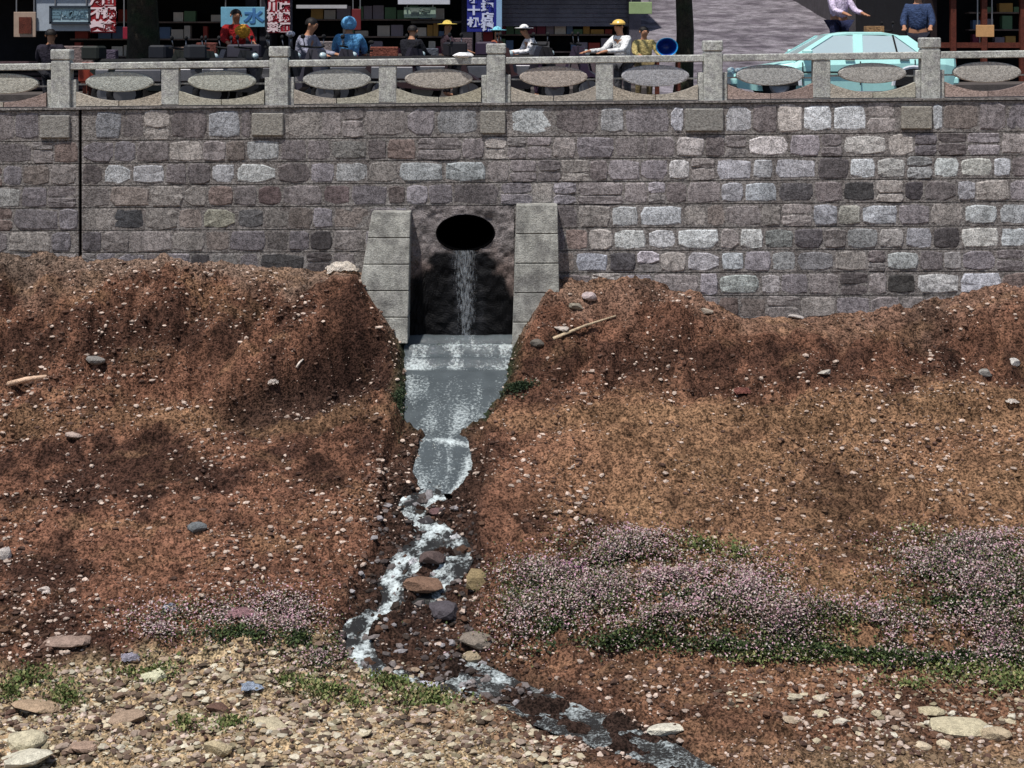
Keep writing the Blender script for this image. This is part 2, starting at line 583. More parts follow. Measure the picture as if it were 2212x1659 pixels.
def soil_col(x, t):
    x, t = np.asarray(x, float), np.asarray(t, float)
    n1, n2, n3 = fbm(x, t, 0.8, 4, 0.55, 21), fbm(x, t, 2.4, 3, 0.6, 22), fbm(x * 0.5, t * 1.6, 2.0, 4, 0.6, 23)
    c = np.ones(x.shape + (3,)) * C_red

    def mixin(c, col, f): return c + (col - c) * np.clip(f, 0, 1)[..., None]
    right = smooth01(x, -0.6, 2.0)
    c = mixin(c, C_tan, right * smooth01(t + 1.2 * n1, 1.6, 3.2) * (1 - 0.6 * smooth01(t, 7.2, 8.2)) * (0.75 + n3))
    c = mixin(c, C_orange, smooth01(n1 + 0.5 * n3, 0.06, 0.3) * 0.5)
    c = mixin(c, C_dark, smooth01(-n1 + 0.6 * n2, 0.02, 0.22) * (0.9 - 0.3 * right))
    s_, on_ = flank(x, t)
    c = mixin(c, C_wet_shade * 1.25, on_ * smooth01(s_, -0.05, 0.15) * (1 - smooth01(s_ + 0.6 * n2, 0.7, 1.3)) * 0.85)  # shade in the hollow left of the chute, painted as dark soil
    c = mixin(c, C_dark, np.exp(-((t - 1.35 - 0.9 * n1) / 0.65) ** 2) * smooth01(n2 + n1 + 0.5 * fbm(x * 2 + t, t * 0.4, 1.5, 2, 0.5, 29), -0.18, 0.12) * 0.85)  # shade of the steep gullied scarp painted in as dark streaks
    c = mixin(c, C_tan, np.exp(-((t - 2.95 - 0.3 * n1) / 0.28) ** 2) * 0.55)
    c = mixin(c, C_grey, (1 - smooth01(t + 0.9 * n2, 0.25, 0.95)) * (1 - 0.55 * right) * 0.65)
    c = mixin(c, C_tan, smooth01(n3, 0.06, 0.25) * 0.4)
    bar = smooth01(t + 0.7 * n2 + 0.25 * np.clip(x + 6, 0, 4), 7.75, 8.5) * (1 - smooth01(x + n1 - 0.9 * (t - 8.4), -2.6, -0.4))
    c = mixin(c, C_pale, bar * (0.8 + 0.8 * n2))
    c = mixin(c, C_pale, smooth01(t + n2, 9.4, 10.6) * smooth01(x, 1.5, 4) * 0.35)
    dw = np.minimum.reduce([dist_to(q, x, t) for q in WATERS])
    dd = dist_to(DITCH, x, t)
    wet = (1 - smooth01(dw + 0.3 * n2, 0.0, 0.34))
    wet = np.maximum(wet, (1 - smooth01(dd + 0.35 * n2, -0.1, 0.3)) * 0.8 * (1 - smooth01(t, 8.2, 9.0)))
    c = mixin(c, C_wet_shade, wet)
    c = c * (1 + 0.6 * vnoise(x, t * 1.5, 8, 25) + 0.6 * vnoise(x, t * 1.5, 17, 26) + 0.7 * fbm(x, t, 1.3, 3, 0.6, 27))[..., None]
    moss = (1 - smooth01(dist_to(MAIN, x, t) + 0.4 * n2, 0.05, 0.42)) * (1 - smooth01(t, 2.4, 3.2))
    c = mixin(c, C_moss, moss * 0.85)
    return c


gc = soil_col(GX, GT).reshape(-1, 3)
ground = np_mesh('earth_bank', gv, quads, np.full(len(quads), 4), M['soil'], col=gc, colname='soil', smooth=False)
tag(ground, 'bare reddish earth bank below the stone wall', kind='structure')

# ------------------------------------------------------------------ water
def water_strip(name, c, label, rise=0.035, foam_fn=None, cols=18, over=1.0):
    n = len(c)
    u = np.linspace(-1, 1, cols)
    if c is MAIN:
        X = (c[:, 0:1] + c[:, 1:2]) / 2 + u[None] * ((c[:, 1:2] - c[:, 0:1]) / 2 + 0.09)
        T = c[:, 2:3] + 0 * X
    else:
        d = np.gradient(c[:, :2], axis=0)
        d /= np.linalg.norm(d, axis=1)[:, None] + 1e-9
        nx, ny = -d[:, 1], d[:, 0]
        X = c[:, 0:1] + nx[:, None] * u[None] * (c[:, 2:3] * over + 0.09)
        T = c[:, 1:2] + ny[:, None] * u[None] * (c[:, 2:3] * over + 0.09)
    Z = bed(T) + rise + (0.03 if c is MAIN else 0.075) * fbm(X, T, 6, 3, 0.5, 41)
    along = np.linspace(0, 1, n)[:, None] + 0 * u[None]
    F = foam_fn(X, T, along, u[None] + 0 * along) if foam_fn else np.zeros_like(X)
    if c is MAIN:                                   # little transverse steps under the pipe
        Z += 0.05 * np.sin(T * 16) * (1 - smooth01(T, 0.9, 1.4))
    v = np.stack([X, -T, Z], -1).reshape(-1, 3)
    ix = np.arange(n * cols).reshape(n, cols)
    q = np.stack([ix[:-1, :-1], ix[1:, :-1], ix[1:, 1:], ix[:-1, 1:]], -1).reshape(-1, 4)
    o = np_mesh(name, v, q, np.full(len(q), 4), M['water'] if c is MAIN else M['rapid'], col=np.repeat(F.reshape(-1, 1), 3, 1), colname='foam', smooth=True)
    return tag(o, label, kind='structure')


def foam_main(X, T, s, u):
    band = lambda c_, w_: np.exp(-((T - c_ + 0.05 * fbm(X, T, 3, 2, 0.5, 46)) / w_) ** 2)
    f = -0.22 + 0.24 * smooth01(T, 1.2, 1.6) + 0.6 * vnoise(X * 5, T * 1.2, 1.0, 47) + 0.4 * vnoise(X * 11, T * 2.0, 1.0, 48)
    f = f + 0.75 * band(0.42, 0.16) * (0.6 + 0.4 * smooth01(X, -1.6, -0.6)) + 0.35 * band(0.75, 0.1) + 0.45 * band(1.05, 0.12) - 0.45 * band(1.22, 0.07) - 0.5 * band(0.14, 0.16) * smooth01(np.abs(X + 0.75), 0.15, 0.6)
    lip = np.exp(-((T - 3.22 - 0.25 * (X + 0.75)) / 0.07) ** 2) * smooth01(T, 3.05, 3.15)
    f = f + 0.7 * lip + 0.55 * smooth01(u, 0.5, 0.85) * smooth01(T, 3.3, 3.6) + 0.3 * smooth01(T, 4.4, 4.7)
    return f


def foam_rapid(X, T, s, u): return 0.10 + 2.6 * fbm(X, T, 7.0, 3, 0.7, 44) + 0.12 * (1 - u ** 2)
def foam_low(X, T, s, u): return 0.16 + 1.3 * fbm(X, T, 3.6, 3, 0.65, 45)


water_strip('stream', MAIN, 'grey foul water below the pipe and in the oval pool', 0.04, foam_main, 46)
water_strip('stream', BRANCH_A, 'thin foaming trickle bending left below the pool', 0.04, foam_rapid, 10)
water_strip('stream', BRANCH_B, 'left foaming branch of the stream round the earth island', 0.04, foam_rapid, 14)
water_strip('stream', BRANCH_C, 'right foaming branch of the stream round the earth island', 0.04, foam_rapid, 12)
water_strip('stream', LOWER, 'shallow grey water spreading over gravel towards the riverbed', 0.0, foam_low, 24)

# ------------------------------------------------------------------ retaining wall
def slope(z):       # courses rise a little to the right, more so near the top
    return float(np.interp(z, [-3.5, -2.2, -1.0, 0.0, 1.0], [0.002, 0.005, 0.009, 0.0105, 0.0135]))


def zrow(row): return CAM_Z - (row - HROW) * 28 / FPX
def xpx(px): return (px - 512) * 28 / FPX


wall = empty('retaining_wall', (0, 0, -3.2))
tag(wall, 'long grey wall of coursed stone blocks below the railing', 'wall')
WOFF = Vector((0, 0, 3.2))
ROWS = [105.5, 136.7, 159.6, 182.3, 205.0, 228.3, 251.0, 273.0, 296.0, 319.0, 342.0]
JX = xpx(80.3)                     # open expansion joint


def slab(name, x0, x1, z0, z1, y0, y1, m, parent):
    bm = bmesh.new()
    za = lambda x, z: z + slope(z) * x
    pts = [(x0, za(x0, z0)), (x1, za(x1, z0)), (x1, za(x1, z1)), (x0, za(x0, z1))]
    prism_bm(bm, pts, y0, y1)
    o = bm_obj(name, bm, m, parent)
    return o


BX0, BX1, BZ0, BZ1 = xpx(433), xpx(498), zrow(254), zrow(211)      # the block left out round the pipe
for (a, b, c_, d_) in ((-16, JX - 0.022, -8.0, zrow(105.5) - 0.02), (JX + 0.022, BX0, -8.0, zrow(105.5) - 0.02), (BX1, 16, -8.0, zrow(105.5) - 0.02), (BX0, BX1, -8.0, BZ0), (BX0, BX1, BZ1, zrow(105.5) - 0.02)):
    o = slab('wall_core', a, b, c_, d_, 0.06, 0.75, M['core'], wall)
    o.location = WOFF
RX0, RX1 = xpx(409), xpx(514)      # headwall panel between the wing walls
WX0, WX1 = xpx(366), xpx(558)      # outer edges of the wing walls
for i in range(len(ROWS) - 1):
    z1, z0 = zrow(ROWS[i]), zrow(ROWS[i + 1])
    spans = [(-16, JX - 0.03), (JX + 0.03, 16)]
    if i >= 4:
        spans = [(-16, JX - 0.03), (JX + 0.03, RX0), (RX1, 16)]
    for a, b in spans:
        o = slab('mortar', a, b, z0 + 0.007, z1 - 0.007, -0.010, 0.06, M['mortar'], wall)
        o.location = WOFF


def stone_mesh(k):
    n = random.choice((11, 12, 12))
    sq = random.uniform(8.0, 16.0) if k % 5 else random.uniform(4, 6)
    outer = []
    for i in range(n):
        a = 2 * math.pi * (i + 0.5 + random.uniform(-0.25, 0.25)) / n
        ca, sa = math.cos(a), math.sin(a)
        r = (abs(ca) ** sq + abs(sa) ** sq) ** (-1 / sq) * random.uniform(0.95, 1.0)
        outer.append((ca * r * 0.5, sa * r * 0.5))
    bm = bmesh.new()
    back = [bm.verts.new((p[0], 0.05, p[1])) for p in outer]
    rim = [bm.verts.new((p[0], -0.016 + random.uniform(-0.006, 0.006), p[1])) for p in outer]
    top = [bm.verts.new((p[0] * 0.92, -0.028 + random.uniform(-0.012, 0.010), p[1] * 0.88)) for p in outer]
    mid = bm.verts.new((random.uniform(-.08, .08), -0.038 + random.uniform(-.01, .015), random.uniform(-.08, .08)))
    for i in range(n):
        j = (i + 1) % n
        bm.faces.new((back[i], back[j], rim[j], rim[i]))
        bm.faces.new((rim[i], rim[j], top[j], top[i]))
        bm.faces.new((top[i], top[j], mid))
    bmesh.ops.recalc_face_normals(bm, faces=bm.faces)
    me = bpy.data.meshes.new('stone')
    bm.to_mesh(me)
    bm.free()
    me.materials.append(M['stone'])
    return me


STONES = [stone_mesh(k) for k in range(18)]
# stones that stand out in the photograph: (x, y, colour)
MARK = [(240, 380, (196, 204, 214)), (335, 378, (176, 178, 190)), (505, 375, (186, 190, 202)), (560, 375, (200, 208, 210)), (780, 375, (178, 188, 196)), (745, 375, (168, 172, 178)),
        (900, 378, (172, 184, 192)), (965, 372, (180, 196, 204)), (540, 316, (178, 184, 190)), (465, 470, (186, 182, 148)), (265, 470, (72, 74, 84)), (505, 275, (180, 188, 206)), (205, 250, (190, 202, 204)),
        (250, 248, (160, 166, 184)), (950, 262, (76, 74, 92)), (1000, 270, (150, 152, 160)), (1120, 275, (170, 182, 188)), (1150, 275, (184, 196, 202)), (1320, 275, (170, 172, 180)), (1450, 270, (178, 180, 200)),
        (1580, 250, (176, 178, 190)), (1785, 255, (206, 216, 228)), (1845, 255, (208, 218, 230)), (1940, 258, (196, 206, 218)), (1870, 297, (222, 224, 226)), (2090, 293, (214, 214, 222)), (1655, 300, (206, 194, 196)),
        (1465, 330, (200, 186, 186)), (1895, 322, (196, 190, 184)), (1490, 372, (206, 202, 206)), (1560, 375, (186, 186, 206)), (1665, 375, (176, 180, 192)), (1750, 370, (168, 168, 184)), (1855, 370, (194, 206, 218)),
        (1945, 372, (184, 184, 180)), (2050, 368, (206, 222, 224)), (2090, 372, (196, 208, 206)), (2160, 368, (196, 204, 220)), (2085, 395, (208, 212, 200)), (1610, 420, (178, 192, 210)), (1575, 420, (160, 162, 178)),
        (1870, 415, (66, 64, 68)), (1965, 415, (80, 70, 80)), (1700, 415, (98, 92, 100)), (2070, 418, (182, 182, 198)), (1810, 460, (200, 198, 178)), (1870, 462, (204, 214, 222)), (1935, 462, (198, 208, 226)),
        (1400, 465, (186, 196, 210)), (1330, 465, (170, 176, 182)), (2130, 460, (184, 196, 202)), (2185, 460, (184, 194, 204)), (1370, 508, (214, 222, 222)), (1460, 510, (200, 204, 214)), (1555, 508, (218, 230, 236)),
        (1640, 508, (218, 224, 224)), (1980, 510, (176, 178, 196)), (1935, 508, (196, 186, 182)), (2100, 505, (220, 220, 212)), (2175, 508, (196, 212, 222)), (1700, 510, (150, 160, 158)), (1590, 558, (186, 200, 214)),
        (1540, 558, (182, 178, 192)), (1935, 558, (190, 202, 204)), (1720, 560, (160, 158, 168)), (1325, 558, (84, 78, 88)), (2010, 598, (206, 206, 208)), (2040, 598, (206, 206, 208)), (1265, 558, (150, 158, 182)),
        (2070, 560, (178, 170, 172)), (1580, 600, (176, 192, 188)), (1660, 600, (178, 168, 172)), (1970, 592, (70, 66, 64)), (600, 425, (128, 90, 92)), (850, 420, (112, 90, 88)), (720, 420, (128, 96, 100)),
        (600, 560, (104, 100, 104)), (30, 420, (172, 172, 170)), (510, 545, (140, 132, 128)), (560, 480, (120, 118, 124)), (745, 340, (132, 128, 124))]
GREYS = [tuple(q * f_ for q, f_ in zip(c_, (1.07, 1.055, 1.055))) for c_ in [(140, 136, 136), (130, 126, 127), (146, 142, 141), (122, 118, 120), (136, 129, 125), (142, 140, 146), (128, 125, 130), (116, 111, 112), (150, 147, 144), (134, 131, 135)]]
BUILT = []
n_st = 0
PADS = [(88, 152), (545, 613), (1038, 1092), (1480, 1562), (1946, 2012)]
for i in range(len(ROWS) - 1):
    r1, r0 = ROWS[i], ROWS[i + 1]
    x = -13.2 + random.uniform(0, 0.2)
    while x < 13.2:
        wd = random.choice((random.uniform(0.32, 0.5), random.uniform(0.4, 0.62), random.uniform(0.5, 0.85)))
        if i == 0: wd *= 1.1
        a, b = x, x + wd
        x = b
        cx = (a + b) / 2
        if a < JX < b:
            if JX - a > 0.22: b = JX - 0.03
            else: a = JX + 0.03
        dxs = ((a + b) / 2 / 28 * FPX + 512) / K
        wpx = wd / 28 * FPX / K
        if i == 0:
            for p0, p1 in PADS:
                q0, q1 = xpx(p0 * K) - 0.02, xpx(p1 * K) + 0.02
                if a < q1 and b > q0:
                    if q0 - a >= b - q1: b = min(b, q0)
                    else: a = max(a, q1)
            if b - a < 0.14: continue
        if i >= 4 and a < RX1 + 0.02 and b > RX0 - 0.02:
            if a < RX0 - 0.25: b = RX0 - 0.03
            elif b > RX1 + 0.25: a = RX1 + 0.03
            else: continue
        if i >= 6 and WX0 < (a + b) / 2 < WX1: continue
        c = (a + b) / 2
        z1, z0 = zrow(r1), zrow(r0)
        zc = (z0 + z1) / 2
        if z1 < float(np.interp(c, FOOT_X, FOOT_Z)) - 0.12: continue
        dy = (r0 + r1) / 2 / K
        col = None
        for mx_, my_, mc in MARK:
            if abs(mx_ - dxs) < wpx * 0.5 and abs(my_ - dy) < 26: col = mc
        light = col is not None
        if col is None:
            g = random.choice(GREYS)
            v = random.uniform(0.9, 1.1)
            if c > 3 and random.random() < 0.16: g, v = random.choice(((176, 178, 186), (164, 166, 168), (178, 172, 168))), 1
            elif random.random() < 0.06: g = random.choice(((96, 92, 100), (90, 86, 88), (132, 118, 114)))
            col = tuple(min(q * v, 240) for q in g)
        sh = 0.97 if i else 0.95
        hh = (z1 - z0 - 0.014) * sh * random.uniform(0.92, 1.0) * (0.92 if light else 1)
        if light:
            lum = sum(col) / 3
            col = tuple(0.88 * (0.45 * q + 0.55 * lum) + 0.12 * 134 for q in col)
        grime = 1 + 0.5 * float(fbm(c, zc, 0.55, 3, 0.5, 62)) - 0.10 * (1 if c < 2.2 else 0)
        col = tuple(q * grime for q in col)
        parts_ = [(zc, hh, col)]
        if random.random() < 0.2 and not light:
            k_ = random.uniform(0.38, 0.62)
            v_ = random.uniform(0.86, 1.14)
            parts_ = [(z0 + (z1 - z0) * k_ / 2, (z1 - z0) * k_ - 0.014, col), (z0 + (z1 - z0) * (k_ + 1) / 2, (z1 - z0) * (1 - k_) - 0.014, tuple(q * v_ for q in col))]
        for zc_, h_, c_ in parts_:
            seen = 1 if abs(c) < 9.5 else 0.001
            BUILT.append(((b - a) * h_ * seen, random.choice(STONES), ((b - a - 0.012) * (0.95 if light else 1.0), random.uniform(0.4, 0.95), h_),
                          random.choice((0, math.pi)) + random.uniform(-0.015, 0.015), Vector((c, 0.0, zc_ + slope(zc_) * c)) + WOFF, c_))
BUILT.sort(key=lambda q: -q[0])
for area, me_, scl, ry, loc, col in BUILT[:300]:
    o = link(bpy.data.objects.new('stone', me_), wall)
    o.scale = scl
    o.rotation_euler = (0, ry, 0)
    o.location = loc
    o.color = (*S(*col), 1)
if BUILT[300:]:
    bm = bmesh.new()
    for area, me_, scl, ry, loc, col in BUILT[300:]:
        b2 = bmesh.new()
        b2.from_mesh(me_)
        bmesh.ops.transform(b2, matrix=Matrix.LocRotScale(loc, Euler((0, ry, 0)), Vector(scl)), verts=b2.verts)
        tmp = bpy.data.meshes.new('tmp')
        b2.to_mesh(tmp)
        b2.free()
        bm.from_mesh(tmp)
        bpy.data.meshes.remove(tmp)
    o = bm_obj('small_stones', bm, M['stone'], wall)
    o.color = (*S(132, 128, 128), 1)
    o['kind'] = 'stuff'
print('STONES', len(BUILT))
# pads below the posts
for p0, p1 in PADS:
    x0, x1 = xpx(p0 * K), xpx(p1 * K)
    z0, z1 = zrow(133), zrow(110.5)
    c = (x0 + x1) / 2
    o = box('pad_block', Vector((c, -0.005, (z0 + z1) / 2 + slope(0) * c)) + WOFF, (x1 - x0, 0.13, z1 - z0), M['base'], wall, 0.015)
    o.color = (*S(*random.choice(((148, 144, 136), (144, 141, 135), (140, 138, 134)))), 1)
slab('coping', -16, 16, zrow(105.5) + 0.012, zrow(102.8), -0.05, 0.8, M['mortar'], wall).location = WOFF

# ------------------------------------------------------------------ balustrade
bal = empty('stone_balustrade', (0, 0.15, 0))
tag(bal, 'pale granite balustrade with square posts and oval panels on the wall', 'railing')


def bz(row, x):       # rows measured in the middle of the picture, rising to the right
    z = zrow(row)
    return z + slope(z) * x


POSTS = [-376, -158, 60, 278.5, 496, 713.5, 931.5, 1149, 1367]


def post(px):
    x = xpx(px)
    zb, zt = bz(106.0, x), bz(43.2, x)
    zg = zt - 0.215
    o = box('post', (x, 0.0, (zb + zg) / 2), (0.335, 0.26, zg - zb), M['granite'], bal, 0.012)
    bm = bmesh.new()
    add_box(bm, (x, 0.0, zg + 0.012), (0.30, 0.225, 0.03))
    add_box(bm, (x, 0.0, zg + 0.12), (0.355, 0.275, 0.19), 0.02)
    cap = bm_obj('cap', bm, M['granite'], o)
    for s in (-1, 1):
        box('shoulder', (x + s * 0.215, 0.03, bz(90.5, x + s * 0.215)), (0.092, 0.16, 0.56), M['granite'], bal, 0.008)


for p in POSTS: post(p)
OVAL_COL = [(176, 170, 160), (166, 170, 162), (176, 182, 176), (178, 176, 160), (174, 182, 172), (182, 186, 170), (172, 174, 168), (176, 164, 150), (180, 162, 148), (164, 166, 176), (170, 172, 170), (176, 172, 164)]
BASE_COL = [(176, 166, 152), (168, 160, 150), (172, 166, 148), (170, 150, 142), (176, 172, 158), (160, 152, 146), (180, 172, 160), (150, 132, 126)]
kk = 0
for a, b in zip(POSTS, POSTS[1:]):
    xa, xb = xpx(a) + 0.17, xpx(b) - 0.17
    # rail
    bm = bmesh.new()
    t = [(xa, bz(57.2, xa)), (xb, bz(57.2, xb)), (xb, bz(64.2, xb)), (xa, bz(64.2, xa))]
    prism_bm(bm, t, -0.11, 0.11)
    bmesh.ops.bevel(bm, geom=bm.edges[:], offset=0.014, segments=1, affect='EDGES')
    bm_obj('rail', bm, M['granite'], bal)
    xm = (xa + xb) / 2
    box('baluster', (xm, 0, (bz(64.2, xm) + bz(101, xm)) / 2), (0.31, 0.19, bz(64.2, xm) - bz(101, xm)), M['granite'], bal, 0.01)
    for h0, h1 in ((xa + 0.1, xm - 0.155), (xm + 0.155, xb - 0.1)):
        c = (h0 + h1) / 2
        hw = (h1 - h0) / 2
        zc = bz(77.6 + random.uniform(-0.7, 0.7), c)
        ax, az = 0.61, 0.186 + random.uniform(-0.006, 0.012)
        bm = bmesh.new()
        N = 28
        ring = [(math.cos(2 * math.pi * k / N), math.sin(2 * math.pi * k / N)) for k in range(N)]
        lays = [(1.0, 0.05), (1.0, -0.04), (0.94, -0.055), (0.6, -0.06)]
        L = [[bm.verts.new((c + ax * s * u * (1 + 0.0), y, zc + az * s * v)) for u, v in ring] for s, y in lays]
        for q in range(3):
            for k in range(N):
                bm.faces.new((L[q][k], L[q][(k + 1) % N], L[q + 1][(k + 1) % N], L[q + 1][k]))
        bm.faces.new(L[3])
        bm.faces.new(L[0])
        o = bm_obj('oval_panel', bm, M['granite_oval'], bal)
        o.color = (*S(*[0.55 * q_ + 0.45 * 180 for q_ in OVAL_COL[kk % len(OVAL_COL)]]), 1)
        for s in (-1, 1):      # stone tenons that hold the oval
            xt0, xt1 = (h0, c - ax * 0.93) if s < 0 else (c + ax * 0.93, h1)
            box('tenon', ((xt0 + xt1) / 2, 0.06, zc - 0.05), (xt1 - xt0, 0.06, 0.03), M['granite'], o)
        # base stones with a hollowed top edge, in two pieces
        x0, x1 = h0 - 0.09, h1
        for s in (0, 1):
            u0, u1 = ((-1, -0.012), (0.012, 1))[s]
            bm = bmesh.new()
            ptsb = []
            for k in range(9):
                u = u0 + (u1 - u0) * k / 8
                xx = c + u * hw
                row = 87.0 + 9.6 * (1 - abs(u) ** 2.0)
                ptsb.append((xx, bz(row, xx)))
            xe0, xe1 = c + u0 * hw, c + u1 * hw
            ptsb += [(xe1, bz(101.8, xe1)), (xe0, bz(101.8, xe0))]
            prism_bm(bm, ptsb, -0.085, 0.1)
            ob = bm_obj('base_stone', bm, M['base'], bal)
            ob.color = (*S(*random.choice(BASE_COL)), 1)
        kk += 1

# ------------------------------------------------------------------ the outfall
out = empty('storm_drain_outfall', (xpx(465.5), -0.1, zrow(345)))
tag(out, 'concrete drain outfall with a round pipe mouth in the wall', 'drain')
OO = -Vector(out.location)


def child(o):
    o.location = OO
    return o


PCX, PCZ, PAX, PAZ = xpx(465.5), zrow(232.8), 29 * 28 / FPX, 18.4 * 28 / FPX
# headwall: dense panel with an oval hole
NA, NRING = 160, 44
zt, zb = zrow(205.5), zrow(360)
hv, hc = [], []
for j in range(NRING):
    f = (j / (NRING - 1))
    for k in range(NA):
        a = 2 * math.pi * k / NA
        u, v = math.cos(a), math.sin(a)
        # meet the rectangle along this direction
        tx = ((RX1 - PCX) / u) if u > 1e-6 else ((RX0 - PCX) / u if u < -1e-6 else 1e9)
        tz = ((zt - PCZ) / v) if v > 1e-6 else ((zb - PCZ) / v if v < -1e-6 else 1e9)
        tt = min(tx, tz)
        ex, ez = u * tt, v * tt
        hv.append((PCX + u * PAX * (1 - f) + ex * f, -0.03, PCZ + v * PAZ * (1 - f) + ez * f))
hv = np.array(hv)
X_, Z_ = hv[:, 0], hv[:, 2]
row_ = HROW + (CAM_Z - Z_) * FPX / 28
px_ = 512 + X_ * FPX / 28
nz = fbm(X_, Z_, 4, 4, 0.55, 51)
half = np.interp(row_, [248, 255, 275, 300, 318, 350], [22, 30, 42, 58, 80, 99])
fan = (1 - smooth01(np.abs(px_ - 464) + nz * 34, half - 6, half + 5)) * smooth01(row_, 248, 254)
fan = np.maximum(fan, smooth01(row_ + nz * 30, 294, 308))
drymix = 0.5 + 1.5 * nz
hcol = np.array(S(126, 120, 120)) * (0.75 + 0.5 * drymix[:, None] + 0.7 * vnoise(X_, Z_, 5, 57)[:, None] + 0.5 * vnoise(X_, Z_, 11, 58)[:, None])
hcol = hcol + (np.array(S(104, 88, 82)) - hcol) * (smooth01(row_ + nz * 40, 240, 275) * 0.75)[:, None]
hcol = hcol + (np.array(S(9, 9, 12)) - hcol) * fan[:, None]
streak = fan * np.exp(-((px_ - 466) / 16) ** 2) * np.clip(fbm(X_ * 6, Z_ * 0.5, 3, 2, 0.5, 52) + 0.3, 0, 1)
hcol = hcol + (np.array(S(84, 86, 92)) - hcol) * (streak * 0.6)[:, None]
ix = np.arange(NRING * NA).reshape(NRING, NA)
q = np.stack([ix[:-1], ix[1:], np.roll(ix[1:], -1, 1), np.roll(ix[:-1], -1, 1)], -1).reshape(-1, 4)
hv[:, 1] += 0.05 * vnoise(X_, Z_, 6, 53) + 0.03 * vnoise(X_, Z_, 13, 54)
child(np_mesh('headwall', hv, q, np.full(len(q), 4), M['stain'], out, col=hcol))
# pipe: a lined bore with a thick rim
bm = bmesh.new()
rings = []
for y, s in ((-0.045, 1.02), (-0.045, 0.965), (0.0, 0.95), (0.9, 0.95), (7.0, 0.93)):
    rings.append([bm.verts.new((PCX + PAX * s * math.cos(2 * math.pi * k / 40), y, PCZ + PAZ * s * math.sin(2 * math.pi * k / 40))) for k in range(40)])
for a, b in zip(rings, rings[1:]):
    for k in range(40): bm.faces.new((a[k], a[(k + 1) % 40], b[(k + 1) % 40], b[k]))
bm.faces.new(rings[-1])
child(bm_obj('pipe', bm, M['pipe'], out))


def wing(topx0, topx1, botx0, botx1, r0, r1, nb, yt, yb, lab):
    """A battered wing wall of stacked blocks; x limits and rows as seen."""
    wg = empty('wing_wall', OO)
    wg.parent = out
    wg['label'] = lab
    rows = np.linspace(r0, r1, nb + 1)
    for i in range(nb):
        bm = bmesh.new()
        fs = []
        for rr, e in ((rows[i], 0.006), (rows[i + 1], -0.006)):
            f = (rr - r0) / (r1 - r0)
            y = yt + (yb - yt) * f
            d = y - CAM_Y
            xa = (topx0 + (botx0 - topx0) * f - 512) * d / FPX
            xb = (topx1 + (botx1 - topx1) * f - 512) * d / FPX
            z = CAM_Z - (rr - HROW) * d / FPX - e
            fs.append([bm.verts.new(p) for p in ((xa, y, z), (xb, y, z), (xb, 0.04, z), (xa, 0.04, z))])
        A, B = fs
        bm.faces.new(A)
        bm.faces.new(B)
        for k in range(4): bm.faces.new((A[k], A[(k + 1) % 4], B[(k + 1) % 4], B[k]))
        bmesh.ops.bevel(bm, geom=bm.edges[:], offset=0.012, segments=1, affect='EDGES')
        bmesh.ops.subdivide_edges(bm, edges=bm.edges[:], cuts=2, use_grid_fill=True)
        for v in bm.verts:
            v.co.y += 0.018 * float(vnoise(v.co.x, v.co.z, 8, 61))
        bm_obj('block', bm, M['concrete'], wg)


wing(372, 410.5, 350, 407.5, 211.5, 344, 5, -0.30, -0.62, 'wing wall on the left with its outer edge leaning out')
wing(516.5, 557.5, 512, 560.5, 204.5, 352, 5, -0.32, -0.55, 'upright wing wall on the right')
# falling water: a thin broken veil sliding down the wet face
def veil_mat():
    m = bpy.data.materials.new('water_veil')
    m.use_nodes = True
    n, l = m.node_tree.nodes, m.node_tree.links
    b = n['Principled BSDF']
    geo = n.new('ShaderNodeNewGeometry')
    mp = n.new('ShaderNodeMapping')
    mp.inputs['Scale'].default_value = (1, 0.3, 0.28)
    t = n.new('ShaderNodeTexNoise')
    t.inputs['Scale'].default_value = 34
    t.inputs['Detail'].default_value = 5
    t.inputs['Roughness'].default_value = 0.7
    l.new(geo.outputs['Position'], mp.inputs['Vector'])
    l.new(mp.outputs[0], t.inputs['Vector'])
    at_ = n.new('ShaderNodeAttribute')
    at_.attribute_name = 'foam'
    ad = n.new('ShaderNodeMath')
    l.new(t.outputs['Fac'], ad.inputs[0])
    l.new(at_.outputs['Fac'], ad.inputs[1])
    mr = n.new('ShaderNodeMapRange')
    mr.inputs['From Min'].default_value = 0.62
    mr.inputs['From Max'].default_value = 1.0
    mr.inputs['To Max'].default_value = 0.6
    l.new(ad.outputs[0], mr.inputs['Value'])
    l.new(mr.outputs[0], b.inputs['Alpha'])
    b.inputs['Base Color'].default_value = (*S(196, 204, 212), 1)
    b.inputs['Roughness'].default_value = 0.25
    return m


NS, NC = 70, 15
f_ = np.linspace(0, 1, NS)[:, None]
u_ = np.linspace(-1, 1, NC)[None]
hwv = 0.26 - 0.10 * f_ + 0.05 * vnoise(f_ * 9, f_ * 0, 1.0, 55)
VX = PCX - 0.02 + 0.05 * f_ + u_ * hwv
VZ = (PCZ - PAZ * 0.92) + (zrow(347) - PCZ + PAZ * 0.92) * f_ + 0 * u_
VY = -0.075 - 0.10 * f_ ** 2 - 0.03 * (1 - u_ ** 2) + 0.015 * vnoise(VX, VZ, 12, 56)
VF = (0.30 - 0.30 * u_ ** 2) * (1.0 - 0.25 * f_) - 0.03 + 0.1 * smooth01(f_, 0.9, 1.0) + 0 * VX
ix = np.arange(NS * NC).reshape(NS, NC)
q = np.stack([ix[:-1, :-1], ix[1:, :-1], ix[1:, 1:], ix[:-1, 1:]], -1).reshape(-1, 4)
o = np_mesh('falling_water', np.stack([VX, VY, VZ], -1).reshape(-1, 3), q, np.full(len(q), 4), veil_mat(), col=np.repeat(VF.reshape(-1, 1), 3, 1), colname='foam', smooth=True)
tag(o, 'thin broken veil of water sliding from the pipe mouth', kind='structure')

